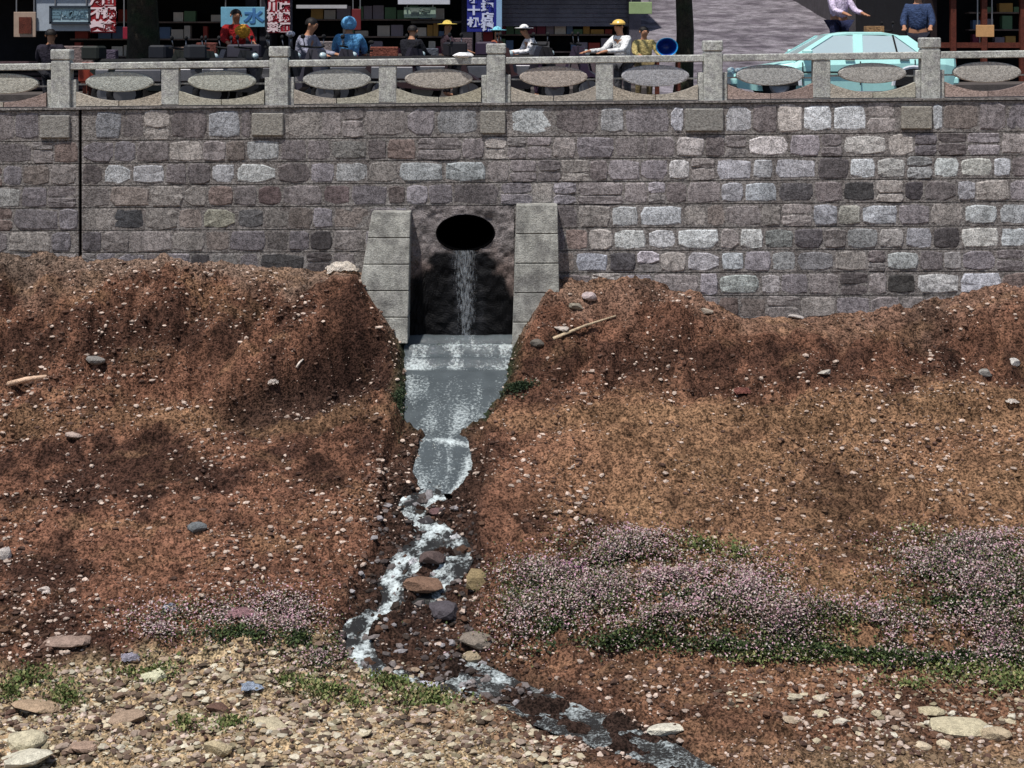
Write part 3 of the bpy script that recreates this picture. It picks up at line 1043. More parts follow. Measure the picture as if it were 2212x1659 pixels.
# ------------------------------------------------------------------ loose stones, gravel, plants
def blob_verts():
    phi = (1 + 5 ** 0.5) / 2
    v = np.array([(-1, phi, 0), (1, phi, 0), (-1, -phi, 0), (1, -phi, 0), (0, -1, phi), (0, 1, phi), (0, -1, -phi), (0, 1, -phi), (phi, 0, -1), (phi, 0, 1), (-phi, 0, -1), (-phi, 0, 1)], float)
    v /= np.linalg.norm(v[0])
    f = np.array([(0, 11, 5), (0, 5, 1), (0, 1, 7), (0, 7, 10), (0, 10, 11), (1, 5, 9), (5, 11, 4), (11, 10, 2), (10, 7, 6), (7, 1, 8), (3, 9, 4), (3, 4, 2), (3, 2, 6), (3, 6, 8), (3, 8, 9), (4, 9, 5), (2, 4, 11), (6, 2, 10), (8, 6, 7), (9, 8, 1)])
    return v, f


BV, BF = blob_verts()


def scatter(name, n, pick, size, cols, label, flat=0.55):
    x, t = pick(n)
    n = len(x)
    z = terrain(x, t)
    sz = size(x, t)
    ang = RNG.random(n) * 6.283
    v = BV[None] * (1 + 0.28 * (RNG.random((n, 12, 1)) - 0.5) * 2)
    v = v * (sz[:, None, None] * np.stack([1.0 + 0.7 * RNG.random(n), 0.7 + 0.5 * RNG.random(n), flat + 0.3 * RNG.random(n)], 1)[:, None, :])
    c, s = np.cos(ang)[:, None], np.sin(ang)[:, None]
    vx = v[..., 0] * c - v[..., 1] * s + x[:, None]
    vy = v[..., 0] * s + v[..., 1] * c - t[:, None]
    vz = v[..., 2] + z[:, None] + (sz * 0.15)[:, None]
    V = np.stack([vx, vy, vz], -1).reshape(-1, 3)
    Fx = (BF[None] + (np.arange(n) * 12)[:, None, None]).reshape(-1, 3)
    ci = cols(x, t, n)
    C = np.repeat(ci, 12, 0)
    o = np_mesh(name, V, Fx, np.full(len(Fx), 3), M['pebble'], col=C)
    return tag(o, label, kind='stuff')


def no_water(x, t):
    return np.minimum.reduce([dist_to(q, x, t) for q in WATERS]) > 0.02


def pick_all(n):
    # even over the picture rather than over the ground
    t = 0.1 + 10.6 * RNG.random(n) ** 0.9
    x = (RNG.random(n) - 0.5) * 2 * (9.6 - 0.33 * t)
    t = t + 0 * x
    dens = 0.36 + 2.0 * fbm(x, t, 1.1, 4, 0.6, 71)
    k = (RNG.random(n) < dens) & no_water(x, t)
    return x[k], t[k]


def cols_soil(light):
    def f(x, t, n):
        b = soil_col(x, t)
        g = RNG.random((n, 1))
        l = np.array(S(206, 186, 172)) * (0.55 + 0.5 * RNG.random((n, 1)))
        d = np.array(S(92, 70, 60)) * (0.6 + 0.6 * RNG.random((n, 1)))
        return np.where(g < light, l, np.where(g < light + 0.3, d, b * (0.8 + 0.5 * RNG.random((n, 1)))))
    return f


scatter('soil_clods', 110000, pick_all, lambda x, t: 0.009 + 0.036 * RNG.random(len(x)) ** 4.5, cols_soil(0.30), 'crumbs of reddish soil and pale grit strewn over the bank')


def pick_bar(n):
    t = 7.7 + 3.0 * RNG.random(n)
    x = -6.6 + 7.4 * RNG.random(n)
    k = (x - 0.9 * (t - 8.4) < -1.2 + 0.9 * RNG.random(n)) & (t + 0.25 * np.clip(x + 6, 0, 4) > 7.95 + 0.5 * RNG.random(n)) & no_water(x, t)
    return x[k], t[k]


def cols_bar(x, t, n):
    pal = np.array([S(208, 190, 152), S(186, 166, 132), S(168, 142, 112), S(216, 204, 174), S(130, 104, 82), S(172, 148, 128), S(92, 74, 56), S(150, 136, 100), S(120, 94, 76)])
    pal = pal * 0.72 + 0.28 * pal.mean(1, keepdims=True)
    return pal[RNG.integers(0, len(pal), n)] * (0.62 + 0.4 * RNG.random((n, 1)))


scatter('gravel', 13000, pick_bar, lambda x, t: 0.011 + 0.05 * RNG.random(len(x)) ** 4, cols_bar, 'pale buff gravel and flat stones on the bar left of the stream', 0.32)


def pick_right(n):
    t = 8.0 + 2.7 * RNG.random(n)
    x = 0.8 + 5.6 * RNG.random(n)
    k = (t < 9.5 + 0.8 * RNG.random(n) ** 3) & (fbm(x, t, 0.9, 3, 0.5, 76) * 1.4 + 0.1 * (x - 4.2) - 0.25 * np.abs(t - 8.9) > -0.05 - 0.35 * RNG.random(n) ** 3) & (x > 0.9 * (t - 8.2) + 0.6) & no_water(x, t)
    return x[k], t[k]


scatter('gravel', 4200, pick_right, lambda x, t: 0.010 + 0.038 * RNG.random(len(x)) ** 3.5, cols_bar, 'pale gravel and stone chips on the riverbed right of the stream', 0.32)


def pick_bedstones(n):
    i = RNG.integers(8, len(DITCH), n)
    x = DITCH[i, 0] + (RNG.random(n) - 0.5) * 2.2 * DITCH[i, 2]
    t = DITCH[i, 1] + (RNG.random(n) - 0.5) * 0.5
    k = (t > 4.7) & (t < 8.6)
    return x[k], t[k]


def cols_bed(x, t, n):
    pal = np.array([S(70, 62, 60), S(96, 88, 86), S(120, 112, 110), S(58, 48, 42), S(150, 146, 148), S(90, 66, 52)])
    return pal[RNG.integers(0, len(pal), n)] * (0.8 + 0.3 * RNG.random((n, 1)))


scatter('bed_gravel', 1300, pick_bedstones, lambda x, t: 0.015 + 0.045 * RNG.random(len(x)) ** 2.2, cols_bed, 'wet dark stones lying in the ditch between the threads of water', 0.6)


def pick_rapids(n):
    c = np.concatenate([BRANCH_A, BRANCH_B, BRANCH_C])
    i = RNG.integers(0, len(c), n)
    return c[i, 0] + RNG.normal(0, 0.55, n) * c[i, 2], c[i, 1] + RNG.normal(0, 0.5, n) * c[i, 2]


scatter('rapid_stones', 330, pick_rapids, lambda x, t: 0.022 + 0.055 * RNG.random(len(x)) ** 2.5, lambda x, t, n: cols_bed(x, t, n) * 0.75, 'wet dark stones breaking the foaming threads of water', 0.9)


def foliage(name, blobs, n, hgt, leaf, cols, label, clump=0.5, keepn=0.0, upright=0.4):
    """Many leaf-sized faces over patches: blobs = (x, y, half width, half height, weight) as seen in the enlarged photograph."""
    wts = np.array([b[4] * b[2] * b[3] for b in blobs], float)
    wts /= wts.sum()
    pick = RNG.choice(len(blobs), n, p=wts)
    bl = np.array(blobs, float)[pick]
    r = np.abs(RNG.normal(0, 0.62, n))
    a = RNG.random(n) * 6.283
    dx, dy = bl[:, 0] + bl[:, 2] * r * np.cos(a), bl[:, 1] + bl[:, 3] * r * np.sin(a)
    # line of sight -> smooth bank
    tg = np.linspace(2, 12, 260)
    X = (dx[:, None] * K - 512) * (28 - tg[None]) / FPX
    Zr = CAM_Z - (dy[:, None] * K - HROW) * (28 - tg[None]) / FPX
    f = Zr - np.interp(tg, PT, PZ)[None]
    i = np.argmin(np.abs(f), 1)
    t = tg[i] + RNG.normal(0, 0.03, n)
    x = X[np.arange(n), i]
    dens = fbm(x * 0.7, t * 1.5, 1.5, 3, 0.55, 81) + 0.35 * fbm(x, t, 6, 2, 0.5, 82)
    k = (dens > keepn - 0.4 * RNG.random(n) ** 2) & no_water(x, t)
    x, t, dens = x[k], t[k], dens[k]
    n = len(x)
    hmax = hgt * (0.45 + 1.3 * np.clip(dens + 0.25, 0, 1))
    hz = RNG.random(n) ** 0.8
    z = terrain(x, t, False) + hz * hmax + 0.02
    # each leaf a bent pair of faces
    L = leaf * (0.6 + 0.8 * RNG.random(n))
    az = RNG.random(n) * 6.283
    el = np.where(RNG.random(n) < upright, 1.0 + 0.4 * RNG.random(n), RNG.normal(0.25, 0.35, n))
    d = np.stack([np.cos(az) * np.cos(el), np.sin(az) * np.cos(el), np.sin(el)], 1)
    s = np.stack([-np.sin(az), np.cos(az), 0 * az], 1)
    p = np.stack([x, -t, z], 1)
    wv = s * (L * 0.32)[:, None]
    V = np.stack([p, p + d * (L * 0.5)[:, None] + wv, p + d * L[:, None] - np.array([0, 0, 0.2]) * L[:, None], p + d * (L * 0.5)[:, None] - wv], 1).reshape(-1, 3)
    q = (np.arange(n) * 4)[:, None] + np.arange(4)[None]
    C = np.repeat(cols(x, t, hz, n), 4, 0)
    o = np_mesh(name, V, q, np.full(n, 4), M['leaf'], col=C)
    return tag(o, label, kind='stuff')


def cols_weed(x, t, h, n):
    green = np.array([S(52, 64, 36), S(76, 88, 50), S(104, 114, 68), S(44, 54, 34)])[RNG.integers(0, 4, n)]
    pink = np.array([S(208, 178, 182), S(190, 160, 164), S(214, 202, 198), S(178, 152, 150), S(196, 184, 170), S(204, 160, 178)])[RNG.integers(0, 6, n)] * (0.64 + 0.36 * RNG.random((n, 1)))
    brown = np.array([S(120, 98, 82), S(96, 80, 68), S(142, 120, 104)])[RNG.integers(0, 3, n)]
    g = RNG.random(n)
    pk = 0.06 + 0.80 * smooth01(h, 0.3, 0.7) * np.clip(0.9 + 1.6 * fbm(x, t, 1.1, 3, 0.5, 85), 0.1, 1)
    return np.where((g < pk)[:, None], pink, np.where((g < pk + 0.12)[:, None], brown, green))


RIGHT_WEEDS = [(1180, 1255, 110, 70, 1), (1330, 1215, 150, 50, 1), (1300, 1300, 190, 80, 1.1), (1480, 1290, 190, 60, 1), (1420, 1370, 300, 45, 1.2), (1620, 1310, 70, 50, 0.7), (1700, 1390, 200, 40, 1.2), (1400, 1165, 140, 25, 0.35),
               (1950, 1390, 260, 45, 1.2), (2080, 1230, 190, 60, 1.2), (2130, 1310, 160, 70, 1.2), (2010, 1280, 90, 60, 0.8), (2150, 1400, 120, 50, 1.2), (1130, 1340, 60, 50, 0.8)]
foliage('flowering_weeds', RIGHT_WEEDS, 150000, 0.20, 0.037, cols_weed, 'mass of pinkish grey flowering weeds covering the bank right of the stream', keepn=0.07)
foliage('flowering_weeds', [(480, 1350, 180, 40, 1), (620, 1360, 110, 60, 1.2), (690, 1420, 60, 40, 1), (350, 1380, 90, 35, 0.8), (735, 1390, 40, 30, 0.6)], 15000, 0.14, 0.037, cols_weed,
        'dark patch of flowering weeds on the bank left of the stream', keepn=0.0)


def cols_grass(x, t, h, n):
    g = np.array([S(92, 108, 58), S(116, 128, 76), S(72, 88, 46), S(146, 146, 98), S(132, 118, 86)])[RNG.integers(0, 5, n)]
    return g * (0.75 + 0.4 * RNG.random((n, 1)))


foliage('grass', [(310, 1455, 80, 25, 1), (140, 1510, 45, 30, 1.1), (400, 1565, 30, 18, 1), (500, 1570, 50, 18, 0.7), (620, 1475, 60, 18, 0.8), (700, 1500, 60, 25, 0.9), (850, 1475, 60, 22, 1.2), (920, 1520, 80, 25, 1.1), (760, 1525, 40, 15, 0.8),
                  (20, 1500, 40, 30, 0.7), (60, 1470, 60, 20, 0.6)], 9000, 0.09, 0.05, cols_grass, 'short bright grass on the gravel bar left of the stream', keepn=0.02, upright=0.85)
foliage('grass', [(1520, 1200, 60, 22, 0.9), (1590, 1225, 50, 18, 0.9), (1850, 1395, 150, 30, 1.2), (1830, 1425, 260, 14, 1.2), (2100, 1440, 130, 35, 1.3), (2180, 1470, 60, 30, 1.2), (1960, 1480, 80, 15, 0.6), (1620, 1430, 60, 14, 0.6), (1990, 1160, 40, 20, 0.3)],
        11000, 0.11, 0.05, cols_grass, 'green grass along the foot of the flowering bank', keepn=-0.02, upright=0.6)
foliage('undergrowth', [(1350, 1405, 180, 12, 0.8), (1600, 1415, 160, 12, 1), (1830, 1420, 200, 14, 1.3), (2080, 1425, 180, 16, 1.2), (650, 1400, 70, 22, 0.9), (520, 1395, 120, 12, 0.7), (1500, 1335, 160, 12, 0.7), (1200, 1370, 90, 12, 0.6), (2080, 1340, 160, 14, 0.8)], 16000, 0.16, 0.05,
        lambda x, t, h, n: np.array([S(46, 60, 34), S(38, 50, 30), S(64, 80, 44), S(84, 98, 58)])[RNG.integers(0, 4, n)], 'dark green leaves along the lower edge of the flowering bank', keepn=-0.1, upright=0.4)  # green leaves coloured dark to imitate shade under the bank edge
foliage('moss', [(1115, 800, 28, 50, 1), (862, 850, 16, 70, 1), (1130, 760, 30, 30, 0.7)], 2500, 0.05, 0.035,
        lambda x, t, h, n: np.array([S(48, 66, 44), S(38, 54, 38), S(66, 78, 52)])[RNG.integers(0, 3, n)], 'dark green slime on the sides of the water chute', keepn=-0.2, upright=0.2)


# ------------------------------------------------------------------ rocks and litter one can point to
def rock(dx, dy, wpx, hpx, col, label, cat='rock', group=None, name='rock', flat=0.6, seed=None, rz=None):
    p = at(dx, dy + hpx * 0.35)
    s = 1 / pxm(p) * (0.6 if dy < 1000 else 0.85)
    bm = bmesh.new()
    bmesh.ops.create_icosphere(bm, subdivisions=2, radius=1)
    rr = random.Random(seed if seed is not None else int(dx * 7 + dy))
    planes = [(Vector((rr.gauss(0, 1), rr.gauss(0, 1), rr.gauss(0, 1))).normalized(), rr.uniform(0.5, 0.88)) for _ in range(9)]
    for v in bm.verts:
        for nrm, dd in planes:
            e = v.co.dot(nrm) - dd
            if e > 0: v.co -= nrm * e
        v.co *= 1 + rr.uniform(-0.03, 0.03)
    bmesh.ops.transform(bm, matrix=Matrix.Diagonal((wpx * s * 0.62, wpx * s * 0.45, max(hpx * s * 0.62, wpx * s * 0.12), 1)), verts=bm.verts)
    o = bm_obj(name, bm, M['rock'])
    o.location = p + Vector((0, 0, hpx * s * 0.12))
    o.rotation_euler = (rr.uniform(-0.15, 0.15), rr.uniform(-0.15, 0.15), rr.uniform(-0.3, 0.3) if rz is None else rz)
    lum = sum(col) / 3
    o.color = (*S(*[0.9 * (0.7 * c_ + 0.3 * lum) for c_ in col]), 1)
    return tag(o, label, cat, group)


rock(50, 1588, 110, 42, (214, 200, 160), 'cream boulder at the lower left edge above a pale slab')
rock(52, 1632, 140, 40, (226, 218, 190), 'long pale slab of stone in the bottom left corner', name='stone_slab', cat='stone slab')
rock(335, 1452, 64, 34, (226, 222, 176), 'pale yellow stone set in bright grass left of the stream')
rock(80, 1520, 110, 30, (196, 160, 122), 'flat tan stone beside a bright green tuft on the gravel bar')
rock(470, 1605, 70, 40, (212, 188, 140), 'tan angular stone near the bottom edge of the gravel bar')
rock(590, 1560, 120, 30, (214, 196, 154), 'broad flat cream stone lying on the gravel bar')
rock(280, 1545, 90, 26, (186, 152, 122), 'brownish flat stone on the gravel bar below the grass')
rock(180, 1608, 70, 30, (188, 150, 124), 'rusty brown stone beside the pale slab')
rock(470, 1525, 60, 28, (120, 82, 66), 'dark red brown clod on the gravel bar')
rock(2075, 1562, 150, 36, (220, 204, 160), 'broad cream slab among gravel on the right of the riverbed', name='stone_slab', cat='stone slab')
rock(1995, 1607, 44, 24, (226, 202, 164), 'left one of two small squarish sandy blocks side by side', name='stone_block')
rock(2040, 1604, 36, 24, (228, 206, 166), 'right one of two small squarish sandy blocks side by side', name='stone_block')
rock(2150, 1580, 70, 30, (206, 180, 140), 'sandy stone at the right edge below the cream slab')
rock(2010, 1532, 70, 26, (214, 196, 150), 'cream stone above the broad slab on the right')
rock(1772, 1505, 40, 18, (218, 200, 172), 'pale chip beside a dark hollow on the right riverbed')
rock(1715, 1500, 46, 18, (222, 206, 170), 'pale flat chip left of the dark hollow on the riverbed')
rock(1815, 1556, 40, 16, (228, 214, 190), 'whitish flake on brown silt at the lower right')
rock(1440, 1573, 84, 20, (228, 220, 196), 'white flat stone beside the grey water near the bottom', name='flat_stone')
rock(1032, 1243, 72, 50, (168, 142, 92), 'ochre boulder on the right edge of the foaming stream')
rock(912, 1254, 90, 38, (150, 108, 82), 'brown earth covered rock between the two foaming branches', name='island_rock')
rock(930, 1200, 70, 30, (106, 84, 80), 'dark wet rock where the stream splits in two')
rock(1030, 1376, 76, 34, (148, 132, 116), 'grey brown boulder right of the dry stony bed')
rock(1020, 1415, 46, 26, (178, 156, 120), 'tan stone just below the grey brown boulder')
rock(960, 1310, 90, 34, (92, 84, 92), 'purplish wet slab under the right foaming branch')
rock(920, 1120, 40, 22, (74, 68, 72), 'black wet stone in the bend of the thin trickle')
rock(945, 1100, 36, 18, (132, 92, 92), 'reddish stone beside the thin foaming trickle')
rock(425, 1135, 46, 28, (116, 122, 126), 'lone blue grey stone half buried in red soil')
rock(5, 1190, 46, 40, (206, 194, 186), 'whitish rock cut by the left edge of the picture')
rock(95, 1270, 34, 20, (222, 204, 192), 'pinkish white stone on red soil near the left edge')
rock(205, 770, 70, 30, (146, 140, 134), 'light grey stone on the upper left slope')
rock(150, 1385, 120, 12, (170, 138, 120), 'long pinkish ledge of hard soil at the lower left', name='flat_stone')
rock(160, 935, 60, 26, (198, 170, 156), 'pale pink stone on the left slope')
rock(1275, 632, 60, 30, (198, 176, 176), 'pinkish rubble lump at the wall foot right of the outfall')
rock(1245, 655, 50, 24, (160, 150, 130), 'greyish rubble lump below the pinkish one beside the wing wall')
rock(1215, 705, 60, 18, (206, 190, 176), 'flat pale slab at the foot of the right wing wall', name='flat_stone')
rock(1525, 665, 46, 22, (188, 170, 150), 'tan stone on the heap under the right wall')
rock(1720, 672, 50, 16, (196, 186, 180), 'pale stone along the foot of the right wall')
rock(2190, 775, 40, 30, (222, 216, 208), 'white broken stone at the right edge of the upper slope')
rock(2130, 800, 50, 26, (156, 152, 144), 'grey stone beside the white one at the right edge')
rock(1780, 800, 60, 20, (196, 186, 172), 'buff stone on the middle right slope')
rock(1160, 735, 50, 26, (120, 112, 102), 'rubble stone under the right wing wall')

# a graded field of further fist-sized stones on the gravel bars
PAL = [((218, 200, 160), 'cream'), ((196, 170, 138), 'buff'), ((176, 144, 118), 'tan'), ((226, 216, 190), 'whitish'), ((150, 118, 94), 'brown')]
for i in range(40):
    dx, dy = random.uniform(10, 1050), random.uniform(1480, 1652)
    if dy < 1470 + max(0, dx - 620) * 0.20 + 20: continue
    c, nm = random.choice(PAL)
    where = 'in the bottom left corner below the bright tufts' if dx < 350 else ('on the gravel bar below the blue plastic bag' if dx < 700 else 'on the tip of the gravel bar beside the grey water')
    rock(dx, dy, random.uniform(18, 44), random.uniform(8, 16), c, f'{nm} stone among the gravel {where}', group=f'{nm} stones {where}', seed=i)
for i in range(20):
    dx, dy = random.uniform(1620, 2200), random.uniform(1490, 1600)
    c, nm = random.choice(PAL[:4])
    rock(dx, dy, random.uniform(20, 46), random.uniform(9, 18), c, f'{nm} stone on the stony riverbed in the lower right', group=f'{nm} stones on the right riverbed', seed=100 + i)


def litter(name, dx, dy, wpx, hpx, col, label, cat='litter', rz=0.2):
    """A crumpled sheet or bag: a folded closed skin with thickness."""
    p = at(dx, dy + hpx * 0.3)
    s = 1 / pxm(p)
    rr = random.Random(int(dx + dy * 3))
    bm = bmesh.new()
    N, Mv = 9, 6
    top = [[None] * (Mv + 1) for _ in range(N + 1)]
    for i in range(N + 1):
        for j in range(Mv + 1):
            u, v = i / N * 2 - 1, j / Mv * 2 - 1
            r = 1 - 0.25 * rr.random() * (abs(u) == 1 or abs(v) == 1)
            z = (1 - u * u) * (1 - v * v) * 0.7 + rr.uniform(-0.13, 0.25)
            top[i][j] = bm.verts.new((u * r * wpx * s * 0.5, v * r * wpx * s * 0.35, z * hpx * s * 0.8))
    for i in range(N):
        for j in range(Mv):
            bm.faces.new((top[i][j], top[i + 1][j], top[i + 1][j + 1], top[i][j + 1]))
    ret = bmesh.ops.solidify(bm, geom=bm.faces[:], thickness=0.012)
    o = bm_obj(name, bm, M['cloth'])
    o.location = p + Vector((0, 0, 0.02))
    o.rotation_euler = (0.15, 0, rz)
    o.color = (*S(*col), 1)
    return tag(o, label, cat)


litter('crumpled_sack', 738, 577, 74, 26, (236, 228, 218), 'white crumpled sack on the soil left of the outfall', 'sack')
litter('plastic_bag', 545, 1483, 52, 14, (176, 188, 206), 'pale blue plastic bag on the gravel bar', 'plastic bag')
litter('plastic_bag', 282, 1420, 44, 14, (184, 180, 194), 'lilac plastic bag below the dark weeds at left', 'plastic bag')
litter('plastic_bag', 366, 1312, 34, 20, (176, 178, 196), 'small grey blue plastic scrap on red soil', 'plastic bag')
litter('plastic_scrap', 984, 1161, 28, 12, (238, 238, 240), 'small bright white scrap beside the foaming stream')
litter('plastic_scrap', 893, 1216, 24, 22, (236, 236, 240), 'white scrap caught on the left foaming branch')
litter('plastic_bag', 925, 1483, 60, 18, (226, 226, 236), 'white plastic strip at the stream edge by the grass', 'plastic bag', -0.3)
litter('paper_scrap', 590, 828, 26, 14, (238, 228, 220), 'white paper scrap at the end of a pale stick', 'paper')
litter('red_rag', 1605, 845, 44, 14, (150, 98, 88), 'faded red rag lying on the right slope', 'rag')
litter('pink_rag', 1240, 1222, 64, 16, (196, 150, 178), 'pink cloth spread over the weeds right of the stream', 'rag')
litter('pink_rag', 520, 1322, 70, 12, (176, 138, 142), 'dusty pink cloth on the bank above the left weeds', 'rag')
litter('paper_scrap', 100, 1280, 20, 10, (236, 226, 220), 'tiny white paper scrap near the left edge of the slope', 'paper')
litter('paper_scrap', 2185, 868, 30, 10, (228, 220, 212), 'white scrap at the right end of the bright bench', 'paper')


def stick(dx0, dy0, dx1, dy1, th, col, label):
    a, b = at(dx0, dy0), at(dx1, dy1)
    a.z += 0.03
    b.z += 0.05
    mid = (a + b) / 2 + Vector((0, 0, 0.02))
    o = tube('stick', [a, mid, b], [th, th * 0.9, th * 0.6], M['rock'], n=6)
    o.color = (*S(*col), 1)
    return tag(o, label, 'stick')


stick(18, 835, 100, 820, 0.05, (216, 184, 158), 'thick pale branch lying at the left edge of the slope')
stick(640, 800, 655, 783, 0.022, (226, 214, 202), 'short white stick on the slope left of the ditch')
stick(1195, 735, 1330, 690, 0.03, (196, 176, 148), 'long pale stick leaning on the rubble right of the outfall')
stick(1455, 1395, 1500, 1405, 0.02, (150, 130, 110), 'dry stalk at the edge of the right weeds')

# ------------------------------------------------------------------ street behind the wall
STZ = -0.03
SLX = 0.0105


def st(x): return STZ + SLX * x


def sheet(name, pts, m, label, thick=0.0):
    bm = bmesh.new()
    vs_ = [bm.verts.new(p) for p in pts]
    bm.faces.new(vs_)
    o = bm_obj(name, bm, m)
    return tag(o, label, kind='structure')


sheet('pavement', [(-40, 0.74, st(-40) - 0.02), (40, 0.74, st(40) - 0.02), (40, 3.0, st(40)), (-40, 3.0, st(-40))], M['paving'], 'pavement behind the balustrade')
bm = bmesh.new()
prism_bm(bm, [(-40, st(-40) - 0.16), (40, st(40) - 0.16), (40, st(40)), (-40, st(-40))], 3.0, 3.15)
tag(bm_obj('kerb', bm, M['concrete']), 'kerb of the near pavement', kind='structure')
sheet('road', [(-40, 3.15, st(-40) - 0.13), (40, 3.15, st(40) - 0.13), (40, 10.0, st(40) - 0.1), (-40, 10.0, st(-40) - 0.1)], M['road'], 'street behind the balustrade')
bm = bmesh.new()
prism_bm(bm, [(-40, st(-40) - 0.16), (3.4, st(3.4) - 0.16), (3.4, st(3.4) + 0.05), (-40, st(-40) + 0.05)], 10.0, 12.6)
tag(bm_obj('far_pavement', bm, M['paving']), 'pavement before the shops', kind='structure')
bm = bmesh.new()
prism_bm(bm, [(10.5, st(10.5) - 0.16), (40, st(40) - 0.16), (40, st(40) + 0.05), (10.5, st(10.5) + 0.05)], 10.0, 12.6)
tag(bm_obj('far_pavement', bm, M['paving']), 'pavement before the shops right of the lane', kind='structure')
# lane climbing away to the right, with ruts
lx = np.linspace(3.4, 10.6, 70)
ly = np.linspace(10.0, 46, 150)
LX, LY = np.meshgrid(lx, ly)
LZ = st(LX) - 0.1 + np.maximum(LY - 10.3, 0) * 0.135 + 0.05 * fbm(LX + 0.3 * LY, LY, 1.2, 3, 0.5, 91)
ix = np.arange(LX.size).reshape(LX.shape)
q = np.stack([ix[:-1, :-1], ix[:-1, 1:], ix[1:, 1:], ix[1:, :-1]], -1).reshape(-1, 4)
tag(np_mesh('lane', np.stack([LX, LY, LZ], -1).reshape(-1, 3), q, np.full(len(q), 4), M['asphalt']), 'grey lane climbing away from the street', kind='structure')


def lane_z(x, y): return st(x) - 0.1 + max(y - 10.3, 0) * 0.135


FY = 12.6      # plane of the shop fronts


def building(name, x0, x1, col, label, h=5.2, y0=FY, depth=7, recess=True, awn=(40, 44, 42)):
    b = empty(name, ((x0 + x1) / 2, y0, st(x0)))
    tag(b, label, 'shop')
    ox = -Vector(b.location)

    def put(nm, c, s, m, colr=None, parent=b, bev=0.0):
        o = box(nm, c, s, m, parent, bev)
        if parent is b: o.location = ox
        if colr: o.color = (*S(*colr), 1)
        return o
    z = st(x0)
    put('wall', ((x0 + x1) / 2, y0 + depth / 2 + 1.2, z + h / 2 - 0.2), (x1 - x0, depth, h), M['dark'])
    put('upper_wall', ((x0 + x1) / 2, y0 + 0.6, z + 2.75 + (h - 2.75) / 2), (x1 - x0, 1.19, h - 2.75), M['facade'], col)
    for x in (x0 + 0.16, x1 - 0.16):
        put('pier', (x, y0 + 0.55, z + 1.3), (0.3, 1.05, 2.88), M['facade'], col)
    put('awning', ((x0 + x1) / 2, y0 + 0.05, z + 2.78), (x1 - x0 - 0.1, 0.9, 0.08), M['paint'], awn)
    return b, put


b1, put1 = building('shop_building', -18.0, -6.6, (52, 50, 56), 'dark shop front behind the posters at the far left')
put1('sill', (-10.5, FY + 0.2, st(-10) + 0.75), (7.5, 0.3, 0.12), M['facade'], (92, 74, 78))
for k in range(5):
    put1('slat', (-9.9, FY + 0.3, st(-10) + 0.12 + k * 0.12), (6.0, 0.08, 0.075), M['facade'], ((78, 62, 66), (58, 50, 54))[k % 2])
b2, put2 = building('shop_building', -6.55, -1.0, (46, 46, 54), 'dark shop front with a pale blue poster inside')
put2('counter', (-3.9, FY + 0.25, st(-4) + 0.62), (4.6, 0.5, 0.55), M['facade'], (82, 62, 64))
put2('counter_top', (-3.9, FY + 0.25, st(-4) + 0.92), (4.8, 0.6, 0.05), M['facade'], (124, 110, 104))
put2('post', (-5.72, FY - 0.1, st(-5) + 1.3), (0.09, 0.09, 2.7), M['paint'], (104, 104, 116))
put2('lamp_strip', (-4.9, FY - 0.2, st(-5) + 2.17), (1.3, 0.12, 0.09), M['paint'], (186, 186, 190))
put2('shelf', (-1.9, FY + 0.7, st(-2) + 1.75), (1.5, 0.5, 0.06), M['facade'], (96, 92, 90))
b3, put3 = building('shop_building', -0.95, 3.35, (92, 88, 98), 'grey shop front with a half raised shutter in the middle', h=3.5)
for k in range(7):
    put3('shutter_slat', (1.35, FY + 0.25, st(1) + 1.66 + k * 0.115), (3.6, 0.05, 0.105), M['facade'], (104, 102, 112))
put3('threshold', (1.3, FY + 0.2, st(1) + 0.35), (3.7, 0.7, 0.6), M['facade'], (96, 84, 88))
put3('red_post', (-0.62, FY - 0.05, st(0) + 1.2), (0.25, 0.12, 1.4), M['paint'], (120, 32, 36))
b4, put4 = building('shop_building', 10.7, 21.0, (40, 30, 30), 'dark shop front with red brown timber right of the lane')
for x in (11.4, 12.2, 13.2, 14.4):
    put4('timber_post', (x, FY - 0.05, st(x) + 1.3), (0.14, 0.14, 2.7), M['wood'])
put4('lintel', (12.6, FY - 0.02, st(12) + 1.0), (4.2, 0.12, 0.14), M['wood'])
rr_s = random.Random(8)
for put_, x0_, x1_ in ((put1, -11.6, -7.2), (put2, -5.4, -1.6), (put3, -0.4, 2.8), (put4, 12.0, 15.5)):
    for zz_ in (0.95, 1.4, 1.85):
        g_ = st(x0_) + zz_
        put_('shelf', ((x0_ + x1_) / 2, FY + 0.75, g_), (x1_ - x0_, 0.4, 0.04), M['facade'], (120, 104, 96))
        xx_ = x0_ + 0.1
        while xx_ < x1_ - 0.2:
            w_ = rr_s.uniform(0.12, 0.4)
            h_ = rr_s.uniform(0.12, 0.36)
            if rr_s.random() < 0.75:
                put_('packet', (xx_ + w_ / 2, FY + 0.72, g_ + 0.02 + h_ / 2), (w_ * 0.9, 0.25, h_), M['paint'], rr_s.choice(((150, 60, 50), (180, 170, 160), (90, 110, 140), (170, 130, 70), (90, 120, 90), (130, 120, 130), (200, 190, 180), (120, 50, 70))))
            xx_ += w_
